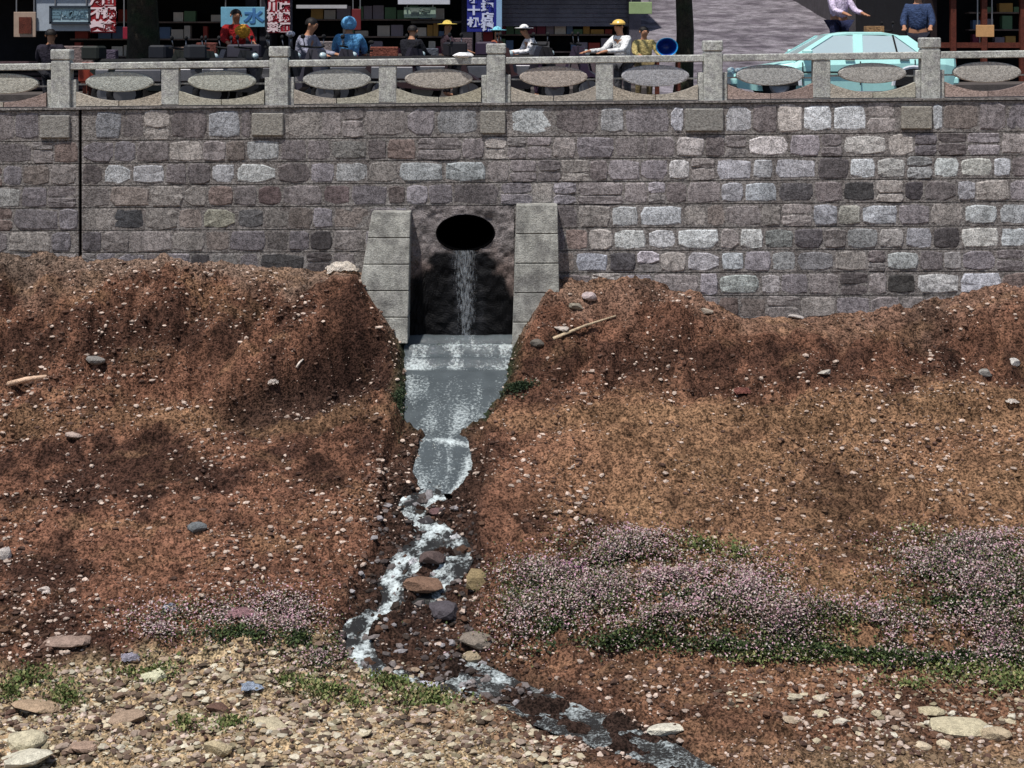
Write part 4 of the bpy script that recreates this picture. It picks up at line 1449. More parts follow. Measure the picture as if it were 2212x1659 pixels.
# lane's side walls
for x, y1, nm in ((3.25, 46, 'left'), (10.75, 46, 'right')):
    bm = bmesh.new()
    prism_bm(bm, [(x - 0.15, st(x) - 0.2), (x + 0.15, st(x) - 0.2), (x + 0.15, 8.0), (x - 0.15, 8.0)], FY + 8.3, y1)
    o = bm_obj('side_wall', bm, M['facade'])
    o.color = (*S(84, 80, 84), 1)
    tag(o, f'grey house wall along the {nm} side of the climbing lane', 'wall')
bm = bmesh.new()
prism_bm(bm, [(2.0, 3.0), (12, 3.0), (12, 12.0), (2.0, 12.0)], 46.2, 47)
o = bm_obj('house_front', bm, M['facade'])
o.color = (*S(92, 88, 90), 1)
tag(o, 'grey house closing the top of the climbing lane', 'house')


# signs: board, frame and lettering
def text_obj(s, size, m, parent, loc, colr, sx=1.3):
    cu = bpy.data.curves.new('lettering', 'FONT')
    cu.body = s
    cu.size = size
    cu.align_x = 'CENTER'
    cu.align_y = 'CENTER'
    cu.extrude = 0.012
    cu.offset = 0.012
    cu.space_line = 0.95
    tmp = bpy.data.objects.new('tmp', cu)
    sc.collection.objects.link(tmp)
    dg = bpy.context.evaluated_depsgraph_get()
    me = bpy.data.meshes.new_from_object(tmp.evaluated_get(dg))
    bpy.data.objects.remove(tmp)
    me.materials.clear()
    me.materials.append(m)
    o = bpy.data.objects.new('lettering', me)
    link(o, parent)
    o.rotation_euler = (R(90), 0, 0)
    o.scale = (sx, 1, 1)
    o.location = loc
    o.color = (*S(*colr), 1)
    return o


def sign(px0, px1, r0, r1, y, col, label, cat='sign', name='sign_board', text=None, tcol=(236, 214, 220), tsize=0.3, frame=None):
    a, b = W(px0, r0, y), W(px1, r1, y)
    c = (a + b) / 2
    e = empty(name, (c.x, y, b.z))
    tag(e, label, cat)
    h = a.z - b.z
    o = box('board', (0, 0, h / 2), (b.x - a.x, 0.05, h), M['paint'], e, 0.008)
    o.color = (*S(*col), 1)
    if frame:
        for (cx, cz, sx, sz) in ((0, h, b.x - a.x + .06, .06), (0, 0, b.x - a.x + .06, .06), (-(b.x - a.x) / 2, h / 2, .06, h), ((b.x - a.x) / 2, h / 2, .06, h)):
            f = box('frame', (cx, -0.02, cz), (sx, 0.09, sz), M['paint'], e)
            f.color = (*S(*frame), 1)
    if text:
        for (tx, tz, s) in text:
            text_obj(s, tsize, M['paint'], e, (tx * (b.x - a.x), -0.03, tz * h), tcol)
    # hangers up to the awning, so that nothing floats
    for s in (-0.4, 0.4):
        hg = box('hanger', (s * (b.x - a.x), 0.03, h + (2.8 - a.z) / 2), (0.03, 0.03, max(2.8 - a.z, 0.05)), M['metal'], e)
    return e


def grid_text(chars, rows):
    out_ = []
    for r_, line in enumerate(chars):
        for c_, ch in enumerate(line):
            out_.append(((-0.23, 0.23)[c_], 1 - (r_ + 0.5) / rows, ch))
    return out_


SY = FY - 0.35
sign(91, 116, -6, 33, SY, (140, 24, 34), 'red shop sign with two columns of white characters at the far left', text=grid_text(['冷面', '不锅', '美食'], 3), tsize=0.31)
sign(268, 290, -8, 33, SY, (146, 26, 44), 'narrow red shop sign with white characters beside the pale blue poster', text=grid_text(['小炒', '川味', '砂锅', '菜面'], 4), tsize=0.26)
sign(467, 501, -10, 32, SY - 0.1, (34, 42, 132), 'tall blue shop sign with white characters and a pale edge', text=[(-0.3, 0.78, '计'), (-0.3, 0.5, '十'), (-0.3, 0.22, '机'), (0.1, 0.8, '修'), (0.1, 0.57, '理'), (0.1, 0.34, '店'), (0.1, 0.12, '铺')], tcol=(206, 212, 240), tsize=0.25)
eb = sign(496.5, 502, -10, 31, SY - 0.16, (150, 186, 222), 'pale blue edge strip of the tall blue sign', cat='sign', name='light_box')
sign(36, 92, -8, 31, SY + 0.1, (168, 178, 190), 'wide grey blue notice board left of the red sign', cat='notice board', name='notice_board')
sg = sign(51, 90, 7, 23, SY + 0.02, (166, 190, 200), 'framed pale blue panel on the notice board', cat='panel', name='framed_panel', frame=(44, 54, 66), text=[(-0.22, 0.5, '营业'), (0.25, 0.5, '热线')], tcol=(110, 140, 156), tsize=0.22)
sg = sign(14, 36, 12, 37, SY, (172, 150, 134), 'beige poster with a rust coloured picture at the far left', cat='poster', name='poster')
p_ = box('picture', (0.02, -0.045, 0.3), (0.32, 0.03, 0.42), M['wood'], sg)
sg = sign(221, 265, 7, 27, SY + 0.05, (120, 178, 206), 'pale blue poster behind the person in red', cat='poster', name='poster', text=[(0.25, 0.5, '水')], tcol=(70, 120, 176), tsize=0.4)
sign(404, 436, 7, 18, SY + 0.2, (156, 176, 160), 'pale green sign board in the middle shop', text=[(0, 0.5, '百货')], tcol=(120, 132, 126), tsize=0.2)
sign(398, 450, -3, 4.5, SY, (202, 204, 214), 'white strip sign under the middle awning', name='strip_sign')
sign(629, 652, 2, 14, 9.0, (156, 176, 130), 'small pale green sign left of the thick tree trunk', name='hanging_sign')
lit = sign(976, 994, 25, 37, FY - 0.1, (206, 158, 108), 'small tan box sign on the dark timber shop', name='box_sign')
sign(352, 361, 9, 30, SY, (110, 40, 44), 'dull red banner between the posters', name='banner')


# trees: trunk, limbs and a crown that shades the street
def street_tree(px, y, rbase, label, seed, cr=3.4, ox=0.0):
    rr = random.Random(seed)
    x = (px - 512) * (y - CAM_Y) / FPX
    z0 = st(x)
    e = empty('street_tree', (x, y, z0 - 0.05))
    tag(e, label, 'tree')
    bm = bmesh.new()
    add_tube(bm, [(0, 0, 0), (0.02, 0, 0.4), (0.05, 0.03, 1.4), (0.0, 0.05, 2.6), (-0.05, 0.1, 3.6)], [rbase * 1.25, rbase * 1.03, rbase * 0.95, rbase * 0.85, rbase * 0.6], 12)
    tips = []
    for k in range(7):
        a = k * 0.9 + rr.uniform(-.2, .2)
        L = rr.uniform(1.4, 2.6)
        p0 = Vector((0, 0.06, rr.uniform(2.7, 3.5)))
        p1 = p0 + Vector((math.cos(a) * L * 0.6, math.sin(a) * L * 0.6, L * 0.5))
        p2 = p0 + Vector((math.cos(a) * L * 1.1, math.sin(a) * L * 1.1, L * 0.95))
        add_tube(bm, [p0, p1, p2], [rbase * 0.4, rbase * 0.25, rbase * 0.1], 6)
        tips += [p1, p2]
    bm_obj('trunk', bm, M['bark'], e, True)
    n = 9000
    g = np.random.default_rng(seed)
    cl = g.normal(0, 1, (60, 3))
    cl /= np.linalg.norm(cl, axis=1)[:, None]
    cl = cl * (g.random((60, 1)) ** 0.4) * np.array([cr, cr * 0.85, 1.5]) + np.array([ox, 0, 4.9])
    c = cl[g.integers(0, 60, n)] + g.normal(0, 0.38, (n, 3))
    c[:, 2] = np.maximum(c[:, 2], 3.0 + 0.3 * g.random(n))
    a1 = g.normal(0, 1, (n, 3))
    a1 /= np.linalg.norm(a1, axis=1)[:, None]
    a2 = np.cross(a1, g.normal(0, 1, (n, 3)))
    a2 /= np.linalg.norm(a2, axis=1)[:, None]
    L = 0.13 + 0.1 * g.random((n, 1))
    V = np.stack([c, c + a1 * L * .6 + a2 * L * .4, c + a1 * L * 1.3, c + a1 * L * .6 - a2 * L * .4], 1).reshape(-1, 3)
    q = (np.arange(n) * 4)[:, None] + np.arange(4)[None]
    colr = np.array([S(62, 84, 40), S(50, 70, 34), S(84, 104, 52)])[g.integers(0, 3, n)]
    np_mesh('crown', V, q, np.full(n, 4), M['leaf'], e, col=np.repeat(colr, 4, 0))
    return e


street_tree(141, 5.6, 0.36, 'thick dark street tree beside the red shop sign', 5, 4.0)
street_tree(683, 4.2, 0.19, 'slim dark street tree left of the pale turquoise car', 9, 2.0, -1.5)


# ------------------------------------------------------------------ the car
def car(x0, y, z, col, label):
    """Side profile lofted across the width; length runs along x, the nose to the left."""
    e = empty('parked_car', (x0, y, z))
    tag(e, label, 'car')
    SX = 1.10
    wd = 0.86

    def P(x): return x * SX
    # lower body: stations along the length -> (bottom z, shoulder z, top z)
    st_ = [(-2.15, .40, .50, .55, .70), (-2.08, .26, .54, .60, .80), (-1.7, .2, .60, .68, .90), (-1.0, .2, .68, .80, .97), (-0.8, .2, .74, .91, 1.0), (0, .2, .76, .96, 1.0), (1.0, .2, .78, .97, 1.0), (1.45, .2, .78, 1.0, .98), (1.9, .26, .76, 1.0, .93), (2.08, .34, .72, .97, .86), (2.14, .46, .66, .86, .76)]
    bm = bmesh.new()
    rings = []
    for x, zb, zs, zt_, wf in st_:
        ww = wd * min(wf + 0.02, 1)
        rings.append([bm.verts.new((P(x), s * w_, zz)) for s, w_, zz in ((-1, ww * .92, zb), (-1, ww, zs), (-1, ww * .93, zt_), (-1, ww * .5, zt_ + .03), (1, ww * .5, zt_ + .03), (1, ww * .93, zt_), (1, ww, zs), (1, ww * .92, zb))])
    for a, b in zip(rings, rings[1:]):
        for k in range(8): bm.faces.new((a[k], a[(k + 1) % 8], b[(k + 1) % 8], b[k]))
    bm.faces.new(rings[0])
    bm.faces.new(rings[-1])
    o = bm_obj('body', bm, M['glossy'], e, False)
    o.color = (*S(*col), 1)
    # greenhouse: roof on pillars
    prof_b = [(-0.95, .93), (1.62, .97)]
    roof = [(-0.30, 1.40), (0.05, 1.455), (0.75, 1.455), (1.08, 1.39)]
    bm = bmesh.new()
    rr_ = []
    for x, zz in roof:
        rr_.append([bm.verts.new((P(x), s * .62, zz + dz)) for s, dz in ((-1, -0.03), (-.6, .0), (.6, .0), (1, -0.03))] + [bm.verts.new((P(x), .62, zz - .07)), bm.verts.new((P(x), -.62, zz - .07))])
    for a, b in zip(rr_, rr_[1:]):
        for k in range(6): bm.faces.new((a[k], a[(k + 1) % 6], b[(k + 1) % 6], b[k]))
    bm.faces.new(rr_[0])
    bm.faces.new(rr_[-1])
    o = bm_obj('roof', bm, M['glossy'], e)
    o.color = (*S(*col), 1)

    def side(u, zz):      # y of the tumblehome at height zz
        return .62 + (.80 - .62) * (1.42 - zz) / (1.42 - .95)
    for s in (-1, 1):
        def quadbar(nm, p0, p1, w0, m, colr=None):
            bm = bmesh.new()
            vs_ = []
            for (x, zz) in (p0, p1):
                yy = s * side(x, zz)
                vs_.append([bm.verts.new((P(x) + dx_, yy + dy_, zz)) for dx_, dy_ in ((-w0, 0), (w0, 0), (w0, -s * .05), (-w0, -s * .05))])
            a, b = vs_
            for k in range(4): bm.faces.new((a[k], a[(k + 1) % 4], b[(k + 1) % 4], b[k]))
            bm.faces.new(a)
            bm.faces.new(b)
            oo = bm_obj(nm, bm, m, e)
            if colr: oo.color = (*S(*colr), 1)
        quadbar('pillar', (-0.98, .93), (-0.30, 1.385), .07, M['glossy'], col)
        quadbar('pillar', (0.22, .97), (0.24, 1.40), .10, M['glossy'], col)
        quadbar('pillar', (1.55, .98), (1.08, 1.375), .14, M['glossy'], col)
        quadbar('window_divider', (0.98, .98), (0.92, 1.39), .018, M['rubber'])
        for nm, pts in (('window', [(-0.90, .965), (0.16, .975), (0.18, 1.375), (-0.27, 1.375)]), ('window', [(0.29, .975), (1.44, .985), (1.04, 1.36), (0.30, 1.385)])):
            bm = bmesh.new()
            A = [bm.verts.new((P(x), s * (side(x, zz) - .018), zz)) for x, zz in pts]
            B = [bm.verts.new((P(x), s * (side(x, zz) - .03), zz)) for x, zz in pts]
            bm.faces.new(A)
            bm.faces.new(B)
            for k in range(4): bm.faces.new((A[k], A[(k + 1) % 4], B[(k + 1) % 4], B[k]))
            bm_obj(nm, bm, M['glass'], e)
        for x, zz_ in ((-0.86, .56), (0.25, .58), (1.30, .72)):
            box('door_seam', (P(x), s * .858, zz_), (.02, .02, .5 if zz_ < .7 else .3), M['rubber'], e)
        box('side_trim', (P(0.1), s * .868, .60), (P(2.0), .02, .035), M['rubber'], e)
        for x in (0.05, 1.1):
            h_ = box('door_handle', (P(x), s * .865, .86), (.2, .03, .03), M['metal'], e)
        mi = box('wing_mirror', (P(-0.78), s * .92, 1.02), (.2, .16, .12), M['glossy'], e, .03)
        mi.color = (*S(*col), 1)
        # wheels in arches
        for x in (-1.3, 1.27):
            bm = bmesh.new()
            N = 24
            prof = [(.20, -.09), (.31, -.10), (.325, -.04), (.325, .06), (.31, .09), (.2, .09)]
            L = [[bm.verts.new((P(x) + r_ * SX * math.cos(2 * math.pi * k / N), s * (.74 + yy), .32 + r_ * math.sin(2 * math.pi * k / N))) for k in range(N)] for r_, yy in prof]
            for a, b in zip(L, L[1:]):
                for k in range(N): bm.faces.new((a[k], a[(k + 1) % N], b[(k + 1) % N], b[k]))
            wh = bm_obj('wheel', bm, M['rubber'], e, True)
            bm = bmesh.new()
            L = [[bm.verts.new((P(x) + r_ * SX * math.cos(2 * math.pi * k / N), s * (.82 + yy), .32 + r_ * math.sin(2 * math.pi * k / N))) for k in range(N)] for r_, yy in ((.2, 0), (.16, .012), (.05, .0))]
            for a, b in zip(L, L[1:]):
                for k in range(N): bm.faces.new((a[k], a[(k + 1) % N], b[(k + 1) % N], b[k]))
            bm.faces.new(L[-1])
            bm_obj('rim', bm, M['metal'], wh)
            bm = bmesh.new()      # pale arch lip with its dark hollow
            Nn = 14
            A = [[bm.verts.new((P(x) + r_ * SX * math.cos(math.pi * k / Nn), s * yy, .32 + r_ * math.sin(math.pi * k / Nn))) for k in range(Nn + 1)] for r_, yy in ((.36, .872), (.40, .885), (.43, .872))]
            for a, b in zip(A, A[1:]):
                for k in range(Nn): bm.faces.new((a[k], a[k + 1], b[k + 1], b[k]))
            ar = bm_obj('wheel_arch', bm, M['glossy'], e)
            ar.color = (*S(226, 230, 236), 1)
            bm = bmesh.new()
            A = [bm.verts.new((P(x) + .365 * SX * math.cos(math.pi * k / Nn), s * .868, .32 + .365 * math.sin(math.pi * k / Nn))) for k in range(Nn + 1)]
            B = [bm.verts.new((v.co.x, s * .80, v.co.z)) for v in A]
            bm.faces.new(A)
            bm.faces.new(B)
            for k in range(Nn): bm.faces.new((A[k], A[k + 1], B[k + 1], B[k]))
            bm_obj('wheel_well', bm, M['rubber'], e)
        hl = ellipsoid('headlight', (P(-2.06), s * .55, .62), (.09, .15, .07), M['glass'], e)
        tl = box('tail_light', (P(2.13), s * .52, .78), (.05, .22, .12), M['paint'], e, .01)
        tl.color = (*S(150, 30, 30), 1)
    # windscreen and rear window
    for nm, pts in (('windscreen', [(-0.97, .955, .74), (-0.31, 1.385, .58)]), ('rear_window', [(1.60, .985, .72), (1.10, 1.37, .58)])):
        bm = bmesh.new()
        (xa, za_, wa), (xb, zb2, wb) = pts
        A = [bm.verts.new(p) for p in ((P(xa), -wa, za_), (P(xa), wa, za_), (P(xb), wb, zb2), (P(xb), -wb, zb2))]
        B = [bm.verts.new((v.co.x - .015, v.co.y, v.co.z - .02)) for v in A]
        bm.faces.new(A)
        bm.faces.new(B)
        for k in range(4): bm.faces.new((A[k], A[(k + 1) % 4], B[(k + 1) % 4], B[k]))
        bm_obj(nm, bm, M['glass'], e)
    # seats seen through the glass
    for x in (-0.1, 0.95):
        for s in (-.35, .35):
            box('seat', (P(x), s, .95), (.2, .45, .55), M['rubber'], e, .05)
    bp = box('bumper', (P(-2.14), 0, .40), (.16, 1.3, .16), M['glossy'], e, .03)
    bp.color = (*S(*col), 1)
    bp = box('bumper', (P(2.12), 0, .42), (.16, 1.4, .16), M['glossy'], e, .03)
    bp.color = (*S(*col), 1)
    return e


CY = 6.0
cxm = (839 - 512) * (CY - CAM_Y) / FPX
car(cxm, CY, st(cxm) - 0.12, (196, 252, 247), 'pale turquoise saloon car parked behind the balustrade')


# ------------------------------------------------------------------ people
def skin_mesh(nodes, edges, root, sub=1):
    me = bpy.data.meshes.new('tmp')
    me.from_pydata([n_[0] for n_ in nodes], edges, [])
    o = bpy.data.objects.new('tmp', me)
    sc.collection.objects.link(o)
    o.modifiers.new('skin', 'SKIN').use_smooth_shade = True
    for i, n_ in enumerate(nodes):
        d = me.skin_vertices[0].data[i]
        r_ = n_[1]
        d.radius = (r_, r_) if not hasattr(r_, '__len__') else r_
        d.use_root = (i == root)
    s_ = o.modifiers.new('sub', 'SUBSURF')
    s_.levels = s_.render_levels = sub
    dg = bpy.context.evaluated_depsgraph_get()
    res = bpy.data.meshes.new_from_object(o.evaluated_get(dg))
    bpy.data.objects.remove(o)
    bpy.data.meshes.remove(me)
    return res


def person(px, y, ztop_row, label, top, legs, hat=None, hatcol=None, face=0.0, pose='stand', hair=True, sx=1.25, ground=None, lean=0.0, armfwd=0.35, scale=None):
    x = (px - 512) * (y - CAM_Y) / FPX
    z0 = st(x) - 0.02 if ground is None else ground
    ztop = CAM_Z - (ztop_row - HROW) * (y - CAM_Y) / FPX
    full = {'stand': 1.70, 'ride': 1.52}[pose]
    sc_ = scale or (ztop - z0) / full
    e = empty('person', (x, y, z0), face)
    e.scale = (sx * sc_, sc_ * 1.05, sc_)
    tag(e, label, 'person')
    rr = random.Random(int(px))
    dz = 0 if pose == 'stand' else -0.18
    ln = lean
    H = lambda z: ln * max(z - 0.9, 0) * 1.0          # forward lean (towards -y of the figure)
    V = lambda xx, yy, zz: (xx, yy - H(zz), zz + dz)
    nodes, edges = [], []

    def N(p, r_, par=None):
        nodes.append((p, r_))
        if par is not None: edges.append((par, len(nodes) - 1))
        return len(nodes) - 1
    pelvis = N(V(0, 0, .93), (.15, .11))
    belly = N(V(0, 0, 1.08), (.135, .10), pelvis)
    chest = N(V(0, 0, 1.28), (.155, .115), belly)
    neckb = N(V(0, 0.01, 1.41), (.075, .07), chest)
    neck = N(V(0, 0, 1.48), .052, neckb)
    chin = N(V(0, -.015, 1.545), (.075, .085), neck)
    head = N(V(0, -.005, 1.62), (.082, .10), chin)
    crown = N(V(0, .0, 1.675), (.06, .07), head)
    nose = N(V(0, -.105, 1.60), (.018, .02), head)
    arms = []
    for s in (-1, 1):
        sh = N(V(s * .175, 0, 1.37), .062, chest)
        el_ = N(V(s * .235, -.06 - armfwd * .25, 1.12), .046, sh)
        wr = N(V(s * .21, -.12 - armfwd * .75, 1.02 + armfwd * .12), .033, el_)
        hd = N(V(s * .205, -.17 - armfwd * .85, .99 + armfwd * .14), (.04, .025), wr)
        for f in range(4):
            N(V(s * (.18 + .018 * f), -.25 - armfwd * .9, .955 + armfwd * .14), .011, hd)
        N(V(s * .165, -.2 - armfwd * .85, .975 + armfwd * .14), .013, hd)
        arms.append((sh, el_, wr))
    legsn = []
    for s in (-1, 1):
        hip = N(V(s * .095, 0, .86), .09, pelvis)
        if pose == 'stand':
            kn = N((s * .11, -.02, .48), .062, hip)
            an = N((s * .115, .02, .09), .042, kn)
            N((s * .12, -.13, .035), (.04, .03), an)
        else:
            kn = N((s * .17, -.38, .60), .065, hip)
            an = N((s * .16, -.34, .18), .045, kn)
            N((s * .16, -.47, .14), (.04, .03), an)
        legsn.append((hip, kn, an))
    me = skin_mesh(nodes, edges, pelvis)
    me.materials.clear()
    me.materials.append(M['skin'])
    link(bpy.data.objects.new('body', me), e)

    def cloth(name, sel, edg, root, colr, grow=1.18):
        nn = [(nodes[i][0], tuple(np.array(nodes[i][1] if hasattr(nodes[i][1], '__len__') else (nodes[i][1],) * 2) * grow + 0.008)) for i in sel]
        mp = {v: k for k, v in enumerate(sel)}
        m_ = skin_mesh(nn, [(mp[a], mp[b]) for a, b in edg], mp[root])
        m_.materials.clear()
        m_.materials.append(M['cloth'])
        o = bpy.data.objects.new(name, m_)
        link(o, e)
        o.color = (*S(*colr), 1)
    selu = [pelvis, belly, chest, neckb] + [i for a in arms for i in a]
    cloth('jacket', selu, [(pelvis, belly), (belly, chest), (chest, neckb)] + [p for a in arms for p in ((chest, a[0]), (a[0], a[1]), (a[1], a[2]))], pelvis, top)
    sell = [pelvis] + [i for a in legsn for i in a]
    cloth('trousers', sell, [p for a in legsn for p in ((pelvis, a[0]), (a[0], a[1]), (a[1], a[2]))], pelvis, legs, 1.14)
    hc_ = Vector(nodes[head][0])
    if hair:
        ellipsoid('hair', hc_ + Vector((0, .022, .018)), (.094, .108, .108), M['hair'], e, cut=-0.35)
    for s in (-1, 1):
        ellipsoid('eye', hc_ + Vector((s * .032, -.094, .0)), (.013, .008, .009), M['hair'], e, 8, 5)
        ellipsoid('ear', hc_ + Vector((s * .086, 0, -.012)), (.014, .024, .034), M['skin'], e, 8, 5)
    if hat == 'helmet':
        h_ = ellipsoid('hard_hat', hc_ + Vector((0, .0, .045)), (.115, .135, .105), M['glossy'], e, cut=0.0)
        h_.color = (*S(*hatcol), 1)
        b_ = ellipsoid('brim', (hc_ + Vector((0, -.03, .045))), (.135, .165, .014), M['glossy'], h_)
        b_.color = (*S(*hatcol), 1)
    elif hat == 'wide':
        h_ = ellipsoid('hat', hc_ + Vector((0, .0, .05)), (.10, .11, .10), M['cloth'], e, cut=0.0)
        h_.color = (*S(*hatcol), 1)
        b_ = ellipsoid('brim', hc_ + Vector((0, 0, .055)), (.23, .22, .016), M['cloth'], h_)
        b_.color = (*S(*hatcol), 1)
    elif hat == 'hood':
        h_ = ellipsoid('hood', hc_ + Vector((0, .02, .01)), (.125, .135, .15), M['cloth'], e, cut=-0.8)
        h_.color = (*S(*hatcol), 1)
    return e


PI = math.pi
person(236, 10.6, 11, 'black haired person in a red jacket before the pale blue poster', (150, 28, 30), (40, 40, 48), face=0.4)
person(349, 6.2, 20, 'person in a light blue hood and jacket with pink trousers', (92, 152, 200), (196, 92, 132), 'hood', (104, 166, 214), face=PI, armfwd=.3, pose='ride', ground=-0.04)
person(409, 3.0, 27, 'person dressed all in black leaning near the balustrade', (24, 24, 32), (26, 26, 32), face=2.6, lean=.2)
person(447, 7.0, 23, 'person in dark clothes with a flat yellow hat', (60, 44, 52), (40, 36, 40), 'wide', (226, 200, 104), face=PI * .6, hair=False)
person(497, 6.0, 29, 'person with a pale blue wide hat and rust coloured top', (150, 84, 62), (50, 44, 50), 'wide', (128, 200, 218), face=1.2)
person(538, 5.6, 27, 'person in a white sun hat and white top bending forward', (236, 234, 236), (86, 64, 84), 'wide', (244, 244, 244), face=-1.3, lean=.45, armfwd=.6)
person(623, 1.9, 22.5, 'person in a white shirt and yellow hard hat leaning on the rail', (232, 232, 232), (80, 80, 84), 'helmet', (236, 196, 104), face=-.9, lean=.15, armfwd=.7)
person(644, 3.6, 28, 'person in khaki clothes beside the blue tub', (186, 168, 112), (120, 106, 76), face=.3)
person(301, 3.4, 20, 'person in a grey jacket bending over a dark scooter', (148, 148, 164), (44, 42, 52), face=1.2, lean=.3, armfwd=.5, pose='ride')
person(839, 14.0, -20, 'person in a white and mauve top standing on the climbing lane', (214, 200, 226), (34, 40, 70), face=.5, ground=lane_z(7.5, 14.0), sx=1.08)
person(918, 10.8, -12, 'person in a blue striped top before the dark timber shop', (54, 70, 104), (30, 32, 44), face=-.3, sx=1.05, armfwd=.1)
person(51, 8.0, 31, 'black haired person seated low before the notice board', (40, 36, 48), (40, 40, 46), face=PI, pose='ride', ground=-0.3)


# ------------------------------------------------------------------ scooters, tubs and goods
def torus_bm(bm, c, rad, r_, n=20, k=7, sx=1.0):
    L = []
    for i in range(n):
        a = 2 * PI * i / n
        L.append([bm.verts.new((c[0] + sx * math.cos(a) * (rad + r_ * math.cos(2 * PI * j / k)), c[1] + r_ * math.sin(2 * PI * j / k), c[2] + math.sin(a) * (rad + r_ * math.cos(2 * PI * j / k)))) for j in range(k)])
    for i in range(n):
        for j in range(k):
            bm.faces.new((L[i][j], L[i][(j + 1) % k], L[(i + 1) % n][(j + 1) % k], L[(i + 1) % n][j]))


def scooter(loc, rz, col, label):
    e = empty('motor_scooter', loc, rz)
    e.scale = (1.42, 1.12, 1.14)
    tag(e, label, 'scooter', 'scooters parked behind the balustrade')
    for x in (-.62, .62):
        bm = bmesh.new()
        torus_bm(bm, (x, 0, .24), .19, .05)
        wh = bm_obj('wheel', bm, M['rubber'], e, True)
        bm = bmesh.new()
        add_tube(bm, [(x, -.03, .24), (x, .03, .24)], .15, 14)
        bm_obj('rim', bm, M['metal'], wh)
    bm = bmesh.new()
    prism_bm(bm, [(-.66, .44), (-.30, .30), (.20, .26), (.30, .34), (.36, .80), (.46, .82), (.52, .42), (.66, .46), (.78, .42), (.62, .56), (.55, .95), (.40, .98), (.26, .52), (-.1, .46), (-.18, .70), (-.78, .74), (-.84, .62)][::-1], -.12, .12)
    bmesh.ops.triangulate(bm, faces=[f for f in bm.faces if len(f.verts) > 4])
    o = bm_obj('body', bm, M['glossy'], e)
    o.color = (*S(*col), 1)
    box('seat', (-.46, 0, .78), (.66, .25, .10), M['rubber'], e, .04)
    tube('handlebar', [(.40, -.34, 1.02), (.48, -.1, 1.0), (.48, .1, 1.0), (.40, .34, 1.02)], .018, M['rubber'], e, 6)
    tube('fork', [(.47, 0, .95), (.62, 0, .24)], .035, M['metal'], e, 6)
    ellipsoid('headlight', (.57, 0, .86), (.05, .08, .06), M['glass'], e)
    for s in (-1, 1):
        mi = ellipsoid('mirror', (.42, s * .3, 1.18), (.02, .06, .04), M['rubber'], e)
        tube('mirror_stalk', [(.43, s * .26, 1.02), (.42, s * .3, 1.16)], .008, M['metal'], mi, 5)
    for s in (-1, 1): box('side_panel', (-.45, s * .13, .55), (.6, .02, .2), M['metal'], e, .01)
    if int(abs(loc[0]) * 10) % 3: return e
    bx_ = box('rear_box', (-.82, 0, .93), (.26, .34, .24), M['paint'], e, .03)
    bx_.color = (*S(*col), 1)
    return e


def at_street(px, y): return (px - 512) * (y - CAM_Y) / FPX


for px, y, rz, col, lab in ((172, 1.9, 0.3, (28, 34, 36), 'dark scooter beside the thick street tree'), (150, 2.2, -0.2, (34, 38, 36), 'black green scooter left of the thick street tree'), (196, 2.6, 0.55, (44, 44, 52), 'slate scooter second from the thick street tree'), (236, 1.7, 0.1, (26, 28, 34), 'black scooter in front of the person in red'),
                            (288, 2.0, -0.5, (64, 62, 72), 'grey scooter right of the second post'), (382, 2.6, 0.35, (46, 44, 54), 'dark scooter left of the person in black'), (426, 1.8, -0.3, (52, 38, 42), 'brownish scooter right of the person in black'),
                            (512, 2.0, 0.4, (38, 36, 42), 'black scooter right of the middle post'), (216, 2.3, -0.25, (30, 32, 40), 'dark scooter parked below the person in red'),
                            (256, 2.0, 0.4, (40, 42, 48), 'charcoal scooter near the narrow red sign'), (312, 2.6, 0.15, (58, 54, 66), 'scooter under the person in the grey jacket'),
                            (349, 6.0, 1.4, (70, 60, 80), 'scooter carrying the person in the blue hood'), (468, 2.2, 0.1, (70, 46, 48), 'maroon scooter behind the middle post'),
                            (545, 2.4, -0.2, (52, 40, 60), 'purple grey scooter below the person in white'), (866, 13.0, 0.2, (40, 36, 34), 'dark scooter with a tan box on the climbing lane')):
    x = at_street(px, y)
    z = st(x) - 0.01 if y < 3 else (st(x) - 0.12 if y < 10 else lane_z(x, y))
    e_ = scooter((x, y, z), rz, col, lab)

# the tan carton carried on the lane scooter
x = at_street(874, 13.0)
cb = box('carton', (0, 0, 0.14), (.46, .36, .28), M['cloth'], None, .01)
cb.location = (x, 13.0, lane_z(x, 13) + 0.98)
cb.color = (*S(150, 118, 84), 1)
tag(cb, 'tan carton on the scooter seat above the car roof', 'carton')


